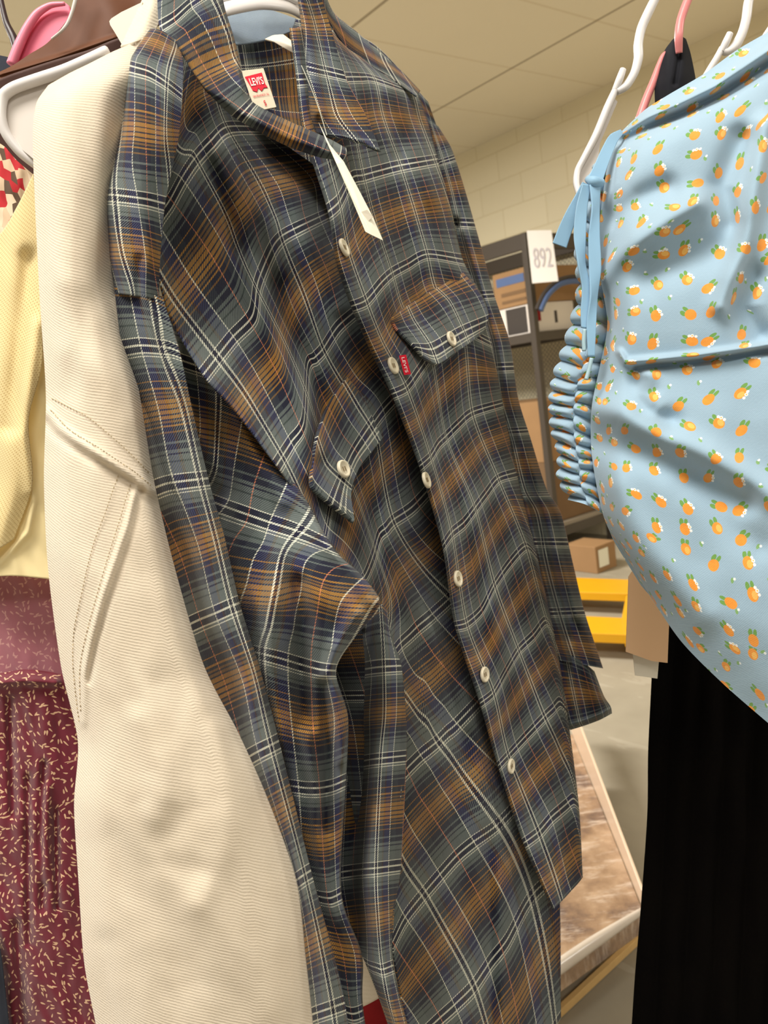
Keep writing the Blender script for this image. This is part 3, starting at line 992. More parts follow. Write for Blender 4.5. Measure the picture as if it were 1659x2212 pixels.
# far side of the hanging sleeve, closing it into a tube
sb = [[(300, 640, .50), (350, 640, .535), (420, 660, .54)],
      [(345, 900, .50), (440, 900, .54), (560, 930, .53)],
      [(410, 1150, .50), (540, 1150, .545), (690, 1180, .53)],
      [(470, 1350, .50), (600, 1350, .545), (800, 1340, .50)],
      [(560, 1560, .50), (680, 1560, .55), (866, 1560, .48)],
      [(650, 1830, .50), (740, 1830, .55), (855, 1830, .48)],
      [(700, 2040, .50), (770, 2030, .54), (845, 2020, .48)]]
cloth('near_sleeve_back', [[p + (j * 1.2 + .5, i * 1.2 + 1.5) for j, p in enumerate(r_)] for i, r_ in enumerate(sb)], M['plaid'], SH, 40, 120, wr=.003, wscale=.02, key='sback')
# shell of the rest of the back of the shirt
bk = [[(360, 40, .66), (480, 30, .70), (640, 40, .78), (800, 90, .86), (925, 220, .90)],
      [(345, 300, .62), (500, 300, .70), (680, 300, .78), (850, 300, .88), (960, 330, .92)],
      [(400, 700, .62), (560, 700, .70), (740, 700, .78), (900, 700, .86), (1030, 640, .90)],
      [(520, 1200, .63), (700, 1200, .70), (850, 1200, .77), (1000, 1150, .84), (1120, 1050, .88)],
      [(650, 1700, .64), (800, 1700, .70), (930, 1650, .76), (1080, 1600, .82), (1190, 1500, .86)],
      [(740, 1960, .65), (860, 1960, .70), (980, 1920, .76), (1100, 1850, .82), (1215, 1800, .86)],
      [(800, 2060, .66), (900, 2200, .72), (1000, 2200, .78), (1110, 1960, .81), (1190, 1900, .86)]]
cloth('back_panel', [[p + (j * 1.6, i * 1.5) for j, p in enumerate(r)] for i, r in enumerate(bk)], M['plaid'], SH, 70, 140, wr=.004, key='back')

# neck: inside of the back, collar stand, collar leaves
inn = [[(485, 85, .625), (530, 84, .64), (580, 78, .655), (630, 62, .67), (668, 55, .68)],
       [(500, 150, .61), (540, 150, .628), (590, 145, .645), (640, 138, .66), (672, 130, .67)],
       [(512, 205, .597), (548, 215, .612), (600, 222, .63), (645, 222, .645), (680, 220, .655)],
       [(520, 240, .592), (560, 256, .605), (610, 280, .615), (655, 298, .625), (692, 314, .63)]]
cloth('inner_yoke', [[p + (.5 + i * .55, -.12 + j * .22) for j, p in enumerate(r)] for i, r in enumerate(inn)], M['plaid'], SH, 50, 60, wr=.002, key='inner')
cs = [[(484, 36, .62), (530, 22, .635), (585, 22, .65), (640, 40, .665)],
      [(494, 66, .612), (540, 58, .626), (590, 52, .64), (636, 54, .655)],
      [(503, 96, .605), (545, 92, .62), (590, 82, .633), (632, 66, .65)]]
cloth('collar_stand', cs, M['chambray'], SH, 40, 24, wr=.001, metres=True, key='stand')
cf = [[(652, 170, .60), (658, 175, .597), (664, 186, .595)],
      [(650, 215, .60), (660, 220, .595), (672, 232, .59)],
      [(650, 258, .60), (664, 268, .594), (678, 286, .588)]]
cloth('collar_facing', cf, M['chambray'], SH, 16, 30, wr=0, metres=True, key='facing2')

leaf = [
    (-.75, [(640, -20, -.3), (660, -14, 0), (676, -14, .2), (690, -18, .4)]),
    (-.5, [(650, 50, -.35), (672, 52, -.1), (688, 52, .1), (712, 50, .38)]),
    (0, [(658, 142, -.26), (690, 150, -.12), (708, 154, .06), (745, 163, .5)]),
    (.5, [(668, 242, -.45), (712, 244, -.1), (740, 245, .1), (788, 244, .5)]),
    (.72, [(682, 286, -.5), (735, 290, -.15), (770, 297, .05), (812, 300, .35)]),
    (.8, [(690, 292, -.5), (740, 300, -.2), (780, 312, .05), (823, 328, .3)])]


def d_leaf(x, y, u, v):
    return .575 + .03 * (x - 650) / 150 - .035 * max(0, (y - 60) / 260)


cloth('far_collar_leaf', rows5(leaf, d_leaf), M['plaid'], SH, 60, 110, [(.008, 16, [(655, 0), (670, 120), (690, 240)]), (.003, 6, [(690, 286), (740, 293), (785, 306), (818, 322)])],
      wr=.001, thick=.003, curl=(.012, 0), curlw=.15, key='leaf')

nl = [
    (-1.4, [(338, -60, -.9), (370, -70, -.6), (405, -80, -.3), (440, -90, 0), (470, -95, .15)]),
    (-1, [(344, 58, -.8), (376, 38, -.5), (412, 6, -.25), (454, -22, 0), (476, -34, .12)]),
    (-.75, [(372, 86, -.72), (400, 66, -.5), (434, 42, -.25), (474, 25, 0), (486, 18, .1)]),
    (-.62, [(394, 120, -.7), (420, 104, -.5), (456, 86, -.25), (494, 76, 0), (503, 73, .1)]),
    (-.5, [(424, 166, -.7), (446, 153, -.5), (479, 138, -.25), (508, 126, 0), (516, 122, .1)]),
    (-.25, [(462, 214, -.7), (480, 204, -.5), (500, 190, -.35), (518, 178, -.2), (527, 172, -.1)]),
    (0, [(512, 258, -.7), (520, 248, -.6), (528, 240, -.5), (537, 230, -.4), (546, 220, -.3)]),
    (.5, [(612, 312, -.7), (617, 300, -.6), (622, 288, -.5), (626, 276, -.4), (630, 264, -.3)]),
    (.8, [(690, 340, -.7), (695, 331, -.6), (700, 322, -.5), (704, 310, -.4), (708, 298, -.3)]),
    (1, [(742, 346, -.7), (745, 342, -.6), (748, 335, -.5), (749, 327, -.4), (748, 320, -.3)])]


def d_nl(x, y, u, v):
    return np.interp(y, [-60, 60, 200, 340], [.47, .458, .45, .465]) + .02 * max(0, (x - 420) / 100) * (1 if y < 170 else .3)


cloth('near_collar_leaf', rows5(nl, d_nl), M['plaid'], SH, 60, 160, [(.010, 18, [(365, 75), (405, 120), (450, 190), (520, 245), (620, 298), (735, 338)])], wr=.0012,
      thick=.004, curl=(0, .03), curlw=.25, key='nleaf')

# pocket flaps
pf = [
    (2.5, [(676, 1012, .8), (686, 948, 1.0), (704, 892, 1.4), (727, 846, 1.8), (750, 814, 2.1)]),
    (2.75, [(678, 1052, .7), (706, 1002, 1.0), (736, 944, 1.45), (762, 898, 1.85), (787, 860, 2.15)]),
    (3.02, [(722, 1092, .7), (740, 1036, 1.0), (762, 984, 1.4), (787, 944, 1.8), (809, 912, 2.1)]),
    (3.12, [(766, 1124, .7), (759, 1062, .95), (777, 1010, 1.4), (805, 974, 1.8), (827, 946, 2.1)])]


def d_pf(x, y, u, v):
    return d_near(x, y, u, v) - .008 - .010 * (v - 2.5) - (.012 if u < 1.1 else 0)


cloth('near_pocket_flap', rows5(pf, d_pf), M['plaid'], SH, 80, 70, [(-.008, 18, [(700, 1000), (740, 1050), (760, 1110)])], wr=.001, thick=.003, key='nflap')
ff = [
    (1.5, [(850, 683, .55), (880, 660, 1), (911, 641, 1.5), (943, 622, 2), (1000, 588, 2.85)]),
    (1.7, [(856, 706, .5), (896, 694, 1), (935, 674, 1.5), (972, 652, 2), (1038, 632, 2.9)]),
    (1.95, [(892, 742, .6), (928, 742, 1), (962, 724, 1.4), (998, 704, 2), (1056, 680, 2.85)]),
    (2.12, [(912, 768, .75), (946, 786, 1), (984, 762, 1.5), (1014, 742, 2), (1044, 720, 2.7)])]


def d_ff(x, y, u, v):
    return d_far(x, y, u, v) - .008 - .022 * (v - 1.5)


cloth('far_pocket_flap', rows5(ff, d_ff), M['plaid'], SH, 80, 60, [(-.004, 12, [(856, 705), (890, 735)])], wr=.001, thick=.003, key='fflap')

for (x, y, k, tl) in [(743, 535, 'far', (.9, .30, .36)), (849, 790, 'far', (.78, .24, .44)), (921, 1037, 'far', (.86, .26, .36)), (989, 1250, 'far', (.78, .16, .46)),
                      (1047, 1457, 'far', (.76, .08, .52)), (1104, 1655, 'far', (.78, .06, .46)), (742, 1013, 'nflap', (.76, .26, .50)), (975, 732, 'fflap', (.78, .24, .50))]:
    button(SH, k, x, y, r=.0066 if k != 'nflap' else .0062, tilt=tl)

# red side tab with white lettering
def tabq(pts, d0, lift):
    return [P(x, y, d0 + dd - lift) for (x, y, dd) in pts]


_, _, dt = at('far', 875, 788)
q = [P(862, 768, dt - .012), P(877, 766, dt - .008), P(888, 808, dt - .008), P(873, 810, dt - .012)]
tb = prism('red_tab', q, Fv * .0012, M['redtab'], SH)
tag(tb, 'small red woven tab beside the pocket')
fm = quadmap(q[1], q[2], q[3], q[0])
text_on('tab_lettering', "LEVI'S", fm, .12, .9, .3, .75, -Fv * .0006, M['whiteprint'], tb, .01)

# neck label, with its red badge and print
lq = [P(521, 153, .597), P(569, 147, .606), P(597, 231, .598), P(552, 240, .59)]
lb = prism('neck_label', lq, Fv * .0012, M['label'], SH)
tag(lb, 'cream neck label with red badge')
fm = quadmap(*lq)


def child_fix(o):
    return o


bad = [(.06, .17), (.86, .12), (.84, .40), (.90, .50), (.72, .50), (.58, .57), (.48, .48), (.36, .57), (.2, .52), (.16, .40)]
child_fix(prism('red_badge', [fm(*b) - Fv * .0004 for b in bad], -Fv * .0004, M['red'], lb))
child_fix(text_on('badge_lettering', "LEVI'S", fm, .2, .8, .22, .42, -Fv * .0013, M['whiteprint'], lb, .02))
child_fix(text_on('label_print', 'SAN FRANCISCO, CAL.', fm, .12, .88, .64, .70, -Fv * .0008, M['red'], lb, .01))
child_fix(text_on('size_print', 'S', fm, .5, .6, .8, .93, -Fv * .0008, M['red'], lb, .01))
cr = [[(572, 84, .60), (590, 76, .60), (612, 74, .60)], [(590, 90, .596), (608, 88, .592), (628, 86, .594)],
      [(612, 103, .592), (628, 98, .588), (644, 98, .59)], [(640, 118, .59), (648, 114, .588), (656, 118, .588)]]
cloth('care_label', cr, M['paper2'], SH, 14, 30, wr=0, key='care')

# price tag hung from the neck by a plastic thread
PT = thing('price_tag', P(760, 400, .47), 'white paper price tag hanging edge-on at the neck of the plaid shirt', 'tag')
prism('tag_card', [P(*p) for p in [(688, 264, .475), (712, 312, .47), (742, 348, .465), (775, 410, .465), (805, 468, .465), (827, 519, .465), (800, 506, .46), (789, 500, .46), (760, 430, .46), (726, 352, .465), (705, 305, .47)]],
      (Fv + Rv * .3) * .0008, M['paper'], PT)
prism('tag_sticker', [P(*p) for p in [(781, 457, .461), (793, 453, .461), (806, 468, .462), (795, 478, .462)]], Fv * .0006, M['paper2'], PT)
for (a, b) in [((745, 385), (752, 402)), ((748, 412), (762, 436)), ((770, 452), (780, 470)), ((786, 476), (794, 490))]:
    pass
ptube('plastic_thread', [(638, 116, .575), (655, 150, .56), (676, 200, .53), (692, 245, .50), (706, 292, .472)], .9, M['clear'], PT, seg=6)

# white hanger inside the shirt
HG = thing('clothes_hanger', P(560, 10, .62), 'white plastic hanger holding the plaid shirt, seen inside its collar', 'hanger', None)
ptube('hanger_arm', [(440, 60, .62), (470, 28, .60), (500, 16, .60), (560, 6, .61), (620, 14, .63), (665, 40, .66), (760, 110, .73), (860, 190, .80)], [16, 17, 18, 18, 18, 17, 14, 10], M['white_plastic'], HG, flat=.5)
ptube('hanger_ridge', [(470, 2, .597), (540, -14, .605), (600, -12, .62), (660, 12, .645)], 6, M['white_plastic'], HG)
ptube('hanger_hook', [(560, 4, .61), (555, -60, .61), (550, -130, .61), (575, -190, .61), (620, -215, .61), (655, -180, .61)], 7, M['white_plastic'], HG)

# ------------------------------------------------------------------ cream denim jacket
JK = thing('denim_jacket', P(250, 1200, .45), 'cream denim jacket sleeve with raised diagonal seam, left of the plaid shirt', 'jacket')
jd = [
    [(104, 184, .46), (150, 158, .45), (195, 136, .45), (240, 113, .455), (285, 93, .46), (335, 66, .47)],
    [(78, 225, .45), (118, 210, .435), (165, 198, .43), (220, 184, .435), (285, 160, .45), (345, 140, .475)],
    [(71, 300, .445), (110, 298, .428), (160, 294, .424), (220, 286, .43), (280, 275, .455), (345, 265, .485)],
    [(76, 450, .445), (115, 448, .425), (160, 446, .42), (215, 444, .43), (255, 440, .455), (330, 436, .485)],
    [(86, 650, .445), (120, 652, .425), (155, 654, .418), (195, 652, .422), (240, 648, .44), (262, 646, .462)],
    [(99, 850, .445), (140, 852, .424), (185, 854, .416), (235, 850, .42), (280, 846, .432), (300, 842, .45)],
    [(95, 1040, .445), (145, 1042, .422), (205, 1044, .413), (260, 1044, .416), (310, 1042, .426), (333, 1040, .445)],
    [(104, 1230, .445), (160, 1236, .42), (225, 1240, .41), (290, 1238, .412), (345, 1232, .422), (378, 1228, .44)],
    [(132, 1440, .45), (190, 1446, .422), (262, 1450, .41), (335, 1448, .41), (400, 1440, .42), (440, 1436, .438)],
    [(168, 1600, .45), (225, 1606, .42), (305, 1608, .408), (390, 1602, .408), (465, 1590, .42), (515, 1583, .438)],
    [(160, 1740, .45), (222, 1748, .42), (315, 1750, .407), (412, 1744, .407), (515, 1730, .42), (577, 1722, .438)],
    [(170, 1910, .452), (235, 1916, .424), (340, 1918, .41), (445, 1914, .41), (560, 1906, .423), (640, 1900, .44)],
    [(182, 2080, .455), (250, 2086, .428), (355, 2088, .413), (465, 2084, .413), (585, 2078, .425), (661, 2072, .442)],
    [(210, 2230, .458), (280, 2232, .43), (375, 2234, .416), (480, 2232, .416), (595, 2226, .428), (677, 2222, .445)],
    [(240, 2420, .46), (310, 2420, .435), (400, 2420, .42), (500, 2420, .42), (610, 2420, .43), (690, 2420, .448)]]
jf = [
    (-.006, 30, [(280, 240), (255, 420), (240, 600)]),
    (.005, 26, [(140, 230), (130, 400), (130, 600)]),
    (-.004, 24, [(190, 650), (170, 760), (140, 840)]),
    (.004, 26, [(150, 760), (240, 820), (280, 900)]),
    (.006, 11, [(101, 890), (125, 922), (165, 952), (210, 980), (255, 1008), (295, 1034), (332, 1062)]),
    (-.004, 9, [(101, 912), (120, 938), (160, 966), (205, 994), (250, 1022), (290, 1048), (330, 1080)]),
    (.0035, 9, [(296, 1052), (275, 1138), (248, 1215), (221, 1293), (197, 1383), (182, 1450), (180, 1560)]),
    (-.003, 7, [(304, 1060), (284, 1145), (258, 1222), (232, 1298), (208, 1388), (192, 1470)]),
    (.004, 36, [(330, 1150), (400, 1330), (470, 1500)]),
    (.005, 26, [(300, 1560), (350, 1660), (340, 1760)]),
    (-.005, 30, [(360, 1480), (400, 1620), (410, 1740), (360, 1800)]),
    (.004, 24, [(470, 1580), (500, 1720), (480, 1840), (430, 1950)]),
    (-.005, 34, [(230, 1820), (290, 1920), (360, 2010), (400, 2120)]),
    (.005, 30, [(440, 1960), (520, 2060), (580, 2180)]),
    (-.006, 22, [(225, 2040), (235, 2130), (260, 2230)]),
    (-.003, 20, [(300, 1740), (340, 1860), (440, 1880)]),
]
cloth('sleeve', jd, M['jacket'], JK, 140, 320, [(a_ * (.9 if b_ < 12 else .5), b_ * (1 if b_ < 12 else 1.35), c_) for a_, b_, c_ in jf], wr=.0011, wscale=.012, stretch=.6, back=.018, metres=True, key='jacket', seed=21)


def stitches(parent, key, pl, pitch, mat, name='topstitching'):
    pts = catmull(np.array(pl, float), np.linspace(0, len(pl) - 1, 400))
    bm = bmesh.new()
    acc = 0
    last = pts[0]
    start = pts[0]
    for p in pts[1:]:
        acc += np.hypot(*(p - last))
        last = p
        if acc >= pitch:
            a, na, _ = at(key, start[0], start[1], .0010)
            e = start + (p - start) * .62
            b, nb_, _ = at(key, e[0], e[1], .0010)
            L = (b - a).length
            mtx = Matrix.Translation((a + b) / 2) @ (b - a).to_track_quat('X', 'Z').to_matrix().to_4x4() @ Matrix.Diagonal((L, .0005, .0005, 1))
            bmesh.ops.create_uvsphere(bm, u_segments=6, v_segments=4, radius=.5, matrix=mtx @ Matrix.Diagonal((1.1, 1.3, 1.3, 1)))
            start = p
            acc = 0
    me = bpy.data.meshes.new(name)
    bm.to_mesh(me)
    bm.free()
    return link(name, me, mat, parent)


stitches(JK, 'jacket', [(111, 860), (150, 880), (190, 901), (240, 942), (285, 983), (328, 1028)], 7, M['thread'])
stitches(JK, 'jacket', [(108, 884), (150, 928), (205, 962), (250, 992), (292, 1020), (330, 1052)], 7, M['thread'])
stitches(JK, 'jacket', [(256, 1026), (240, 1070), (228, 1106), (206, 1163), (190, 1220), (177, 1280), (160, 1360), (157, 1430), (163, 1500), (171, 1562)], 8, M['thread'])
stitches(JK, 'jacket', [(282, 1046), (268, 1090), (259, 1122), (234, 1201), (206, 1296), (183, 1383), (172, 1450), (174, 1540)], 8, M['thread'])
# rib-knit neck band of the jacket and its card
nk = [[(318, -30, .50), (335, -34, .495), (352, -38, .50)], [(302, 10, .49), (326, 14, .48), (350, 22, .485)],
      [(278, 60, .475), (308, 66, .468), (336, 66, .475)], [(260, 100, .465), (286, 92, .458), (312, 84, .465)]]
cloth('rib_collar', nk, M['jacket_rib'], JK, 30, 50, wr=.001, metres=True, thick=.003, key='rib')
SC = thing('size_card', P(265, 50, .47), 'blank white rounded card tucked behind the cream jacket collar', 'card')
cardp = [(236, 46), (240, 40), (262, 26), (308, 4), (300, 40), (290, 70), (274, 92), (262, 94), (248, 70), (238, 54)]
prism('card', [P(x, y, .492 - .00006 * (x - 236)) for x, y in cardp], Fv * .001, M['paper2'], SC)

# ------------------------------------------------------------------ cream perforated top
CT = thing('mesh_top', P(20, 900, .50), 'pale yellow top of perforated knit with plain facing, at the left edge', 'top')
ctr = [
    [(-120, 560, .52), (-60, 540, .50), (0, 505, .49), (40, 440, .485), (72, 375, .485)],
    [(-120, 640, .52), (-60, 620, .50), (0, 600, .488), (44, 560, .482), (84, 520, .485)],
    [(-120, 800, .52), (-60, 790, .50), (0, 780, .485), (46, 770, .478), (92, 770, .482)],
    [(-120, 950, .52), (-60, 945, .50), (-5, 935, .486), (30, 920, .48), (62, 905, .485)],
    [(-120, 1080, .52), (-60, 1070, .50), (-8, 1060, .487), (32, 1050, .482), (70, 1045, .487)],
    [(-120, 1230, .52), (-80, 1220, .50), (-40, 1200, .49), (-10, 1190, .487), (30, 1165, .49)]]
cloth('knit_panel', ctr, M['knit'], CT, 60, 120, [(-.006, 22, [(60, 560), (40, 760), (20, 920)]), (.004, 14, [(80, 700), (62, 860), (52, 940), (66, 1060)])], wr=.0025, wscale=.012, metres=True, key='knit', seed=31)
fc = [
    [(50, 470, .494), (75, 400, .495), (140, 360, .50)],
    [(60, 640, .495), (90, 600, .495), (150, 560, .50)],
    [(55, 800, .497), (88, 790, .495), (150, 790, .50)],
    [(38, 930, .497), (70, 925, .493), (150, 930, .50)],
    [(25, 1060, .498), (66, 1055, .493), (150, 1060, .50)],
    [(-20, 1180, .50), (50, 1170, .494), (150, 1160, .50)],
    [(-60, 1250, .50), (30, 1244, .494), (150, 1256, .50)]]
cloth('facing', fc, M['facing'], CT, 40, 110, [(.004, 8, [(60, 850), (48, 930), (50, 1000), (74, 1080), (60, 1150), (0, 1215)])], wr=.003, wscale=.02, metres=True, key='facing')

# ------------------------------------------------------------------ left hangers and what hangs behind
HL = thing('clothes_hanger', P(60, 250, .48), 'white plastic hanger with closed web, left of the cream jacket shoulder', 'hanger')
ptube('hanger_arm', [(236, 109, .475), (230, 112, .475), (200, 127, .475), (140, 152, .475), (80, 172, .475), (30, 190, .475), (6, 210, .475), (2, 250, .475), (14, 290, .477), (45, 330, .48), (90, 365, .485)],
      [7, 12, 13, 12, 12, 12, 12, 11, 11, 10, 10], M['white_plastic'], HL)
prism('web', [P(x, y, .478) for x, y in [(20, 205), (80, 185), (150, 165), (150, 330), (95, 362), (50, 325), (20, 285), (10, 245)]], Fv * .002, M['white_web'], HL)
PH = thing('clothes_hanger', P(95, 60, .56), 'pink plastic hanger end with a pale rim, at the upper left', 'hanger')
prism('hanger_body', [P(x, y, .56) for x, y in [(28, 128), (40, 92), (58, 55), (80, 24), (108, 6), (140, 4), (150, 12), (160, 60), (120, 140), (60, 150)]], Fv * .006, M['pink'], PH, .0008)
ptube('rim', [(24, 140, .556), (40, 100, .556), (58, 62, .556), (80, 30, .556), (108, 12, .556), (140, 8, .556)], [10, 10, 9, 8, 6, 4], M['pink_rim'], PH)
DH = thing('clothes_hanger', P(30, 80, .60), 'dark purple plastic hanger hook at the top left corner', 'hanger')
ptube('hook', [(-6, -40, .6), (4, 10, .6), (14, 50, .6), (30, 85, .6), (42, 130, .6), (46, 190, .6)], [6, 6, 7, 9, 11, 13], M['darkhook'], DH)
CH = thing('clothes_hanger', P(150, 30, .53), 'white highlight shaped as a thin strip against brown leather at the upper left', 'hanger')
ptube('highlight_strip', [(172, -40, .53), (163, 0, .53), (155, 28, .53), (146, 50, .53), (132, 68, .53), (112, 84, .535)], [4, 4, 3.5, 3.5, 3, 2.5], M['white_web'], CH)  # pale tube standing in for a white highlight along the edge
BL = thing('leather_jacket', P(180, 100, .55), 'brown leather jacket behind the white hanger at the upper left', 'jacket')
bl = [[(-60, 182, .55), (20, 145, .55), (62, 118, .548), (105, 90, .546), (150, 35, .545), (185, -40, .545), (260, -60, .55), (380, -70, .56)],
      [(-60, 190, .548), (20, 158, .548), (80, 130, .545), (130, 112, .543), (190, 70, .54), (240, 40, .54), (300, 10, .55), (380, -20, .56)],
      [(-60, 200, .548), (20, 170, .545), (80, 150, .542), (130, 132, .54), (190, 112, .538), (240, 92, .538), (300, 70, .545), (380, 40, .56)]]
cloth('body', bl, M['leather'], BL, 70, 50, [(.003, 5, [(0, 160), (110, 128), (250, 80)])], wr=.002, metres=True, key='lea')
bl2 = [[(-60, 196, .542), (20, 162, .54), (110, 132, .538), (190, 108, .536), (250, 84, .536), (330, 60, .545)],
       [(-60, 420, .56), (20, 400, .56), (110, 380, .558), (190, 360, .556), (250, 340, .556), (330, 320, .56)]]
cloth('shoulder_band', bl2, M['leather_dark'], BL, 50, 40, wr=.002, metres=True, key='lea2')
NG = thing('navy_garment', P(10, 150, .57), 'dark navy cloth over a hanger at the left edge below the hook', 'garment')
cloth('cloth', [[(-60, 112, .575), (-10, 118, .57), (28, 126, .57), (46, 138, .575)], [(-60, 190, .575), (-10, 180, .57), (26, 165, .57), (48, 150, .575)]], M['navycloth'], NG, 24, 20, wr=.001, back=.02, key='navy')
FP = thing('patterned_blouse', P(15, 420, .52), 'red and cream patterned blouse glimpsed under the white hanger at left', 'blouse')
cloth('cloth', [[(-60, 300, .53), (0, 310, .525), (40, 350, .52), (100, 400, .525)], [(-60, 420, .53), (0, 430, .522), (44, 440, .518), (100, 450, .522)],
                [(-60, 580, .53), (0, 580, .525), (40, 560, .522), (100, 560, .525)]], M['pattern'], FP, 40, 40, wr=.004, wscale=.03, metres=True, key='pat')

# ------------------------------------------------------------------ maroon dress
MD = thing('maroon_dress', P(80, 1750, .52), 'maroon dress with small beige leaf print and gathered bodice, bottom left', 'dress')
md = [[(-140, 1470, .55), (-40, 1452, .535), (0, 1454, .53), (50, 1446, .525), (100, 1450, .525), (160, 1462, .53), (230, 1470, .54)],
      [(-140, 1500, .55), (-40, 1484, .53), (0, 1484, .524), (50, 1478, .52), (100, 1480, .52), (160, 1490, .526), (230, 1500, .54)],
      [(-140, 1620, .55), (-40, 1620, .535), (10, 1620, .53), (60, 1620, .525), (110, 1620, .523), (170, 1620, .53), (230, 1620, .54)],
      [(-140, 1900, .55), (-40, 1900, .535), (10, 1900, .53), (60, 1900, .525), (120, 1900, .523), (180, 1900, .53), (240, 1900, .54)],
      [(-100, 2120, .56), (-20, 2120, .54), (15, 2120, .533), (70, 2120, .528), (130, 2120, .526), (200, 2120, .532), (270, 2120, .545)],
      [(-60, 2400, .57), (20, 2400, .545), (50, 2400, .54), (110, 2400, .535), (170, 2400, .533), (240, 2400, .54), (310, 2400, .55)]]
mf = [(.006, 10, [(-40, 1478), (50, 1470), (120, 1474)]), (-.006, 9, [(20, 1510), (24, 1600), (28, 1760)]), (-.005, 8, [(60, 1680), (60, 1850), (62, 2040)]), (.005, 10, [(100, 1700), (92, 1900)]),
      (-.005, 7, [(120, 1750), (124, 1960)]), (-.006, 8, [(95, 1650), (88, 1800), (92, 1960)]), (-.006, 12, [(35, 2000), (50, 2230)])]
cloth('skirt', md, M['maroon'], MD, 90, 200, mf, wr=.003, wscale=.025, metres=True, key='maroon', seed=41)
sh = [[(-140, 1215, .535), (-40, 1222, .53), (40, 1234, .526), (100, 1238, .525), (160, 1240, .53)],
      [(-140, 1330, .54), (-40, 1330, .532), (40, 1335, .528), (110, 1340, .527), (180, 1340, .532)],
      [(-140, 1470, .548), (-40, 1462, .536), (40, 1462, .53), (120, 1466, .53), (220, 1470, .54)]]
o = cloth('sheer_yoke', sh, M['sheer'], MD, 50, 60, wr=.003, wscale=.02, metres=True, key='sheer')
tag(o, 'paler pink upper part of the printed dress')
DG = thing('dark_garment', P(-5, 2150, .53), 'dark speckled garment edge at the bottom left corner', 'garment')
cloth('cloth', [[(-80, 1990, .53), (-30, 2000, .52), (-4, 2010, .525)], [(-80, 2120, .53), (-20, 2120, .518), (10, 2120, .522)], [(-80, 2400, .53), (0, 2400, .52), (40, 2400, .525)]],
      M['navycloth'], DG, 20, 40, wr=.002, key='dark')
# slivers between the shirt folds at the bottom
RG = thing('red_garment', P(800, 2200, .63), 'dark red cloth seen low between the folds of the plaid sleeve', 'garment')
cloth('cloth', [[(740, 2130, .64), (800, 2140, .635), (900, 2120, .64)], [(740, 2400, .64), (820, 2400, .635), (920, 2400, .64)]], M['redcloth'], RG, 24, 30, wr=.002, key='redg')
WG = thing('white_garment', P(790, 2100, .62), 'white cloth hem just above the red cloth between the plaid sleeve folds', 'garment')
cloth('cloth', [[(730, 2000, .62), (790, 2000, .618), (880, 2000, .62)], [(730, 2190, .62), (790, 2172, .618), (880, 2120, .62)]], M['jacket_rib'], WG, 24, 30, wr=.002, metres=True, key='whiteg')

# ------------------------------------------------------------------ blue shorts with orange print
BS = thing('printed_shorts', P(1500, 800, .5), 'pale blue shorts printed with oranges, gathered drawstring waist, hung sideways at right', 'shorts')
bs = [
    [(1334, 292, .545), (1392, 238, .525), (1445, 204, .51), (1520, 160, .50), (1592, 108, .495), (1668, 64, .49), (1780, 0, .49)],
    [(1326, 312, .535), (1395, 268, .512), (1468, 236, .50), (1540, 198, .49), (1612, 152, .485), (1682, 104, .48), (1780, 40, .48)],
    [(1308, 380, .53), (1378, 340, .498), (1455, 310, .485), (1535, 276, .478), (1610, 236, .472), (1685, 196, .47), (1780, 150, .47)],
    [(1294, 500, .53), (1365, 470, .497), (1448, 450, .483), (1530, 424, .475), (1610, 396, .47), (1685, 370, .465), (1780, 340, .465)],
    [(1298, 600, .53), (1362, 600, .50), (1440, 590, .484), (1525, 575, .476), (1610, 556, .47), (1685, 540, .465), (1780, 520, .465)],
    [(1312, 700, .53), (1360, 712, .50), (1440, 712, .486), (1525, 700, .477), (1610, 690, .47), (1685, 680, .465), (1780, 670, .465)],
    [(1296, 790, .53), (1350, 800, .505), (1440, 792, .49), (1525, 782, .48), (1610, 772, .473), (1685, 765, .468), (1780, 755, .465)],
    [(1278, 880, .53), (1345, 900, .50), (1435, 912, .485), (1520, 915, .476), (1610, 912, .47), (1685, 905, .465), (1780, 900, .465)],
    [(1278, 980, .53), (1340, 1012, .502), (1430, 1040, .486), (1520, 1055, .476), (1610, 1060, .47), (1685, 1055, .465), (1780, 1050, .465)],
    [(1298, 1095, .535), (1352, 1130, .505), (1438, 1180, .488), (1528, 1210, .478), (1612, 1225, .47), (1690, 1230, .466), (1780, 1230, .465)],
    [(1318, 1150, .54), (1372, 1200, .51), (1456, 1275, .492), (1545, 1335, .48), (1625, 1370, .472), (1700, 1390, .468), (1790, 1400, .466)],
    [(1342, 1186, .55), (1402, 1284, .525), (1472, 1386, .51), (1562, 1477, .498), (1662, 1564, .49), (1730, 1620, .485), (1820, 1690, .482)]]
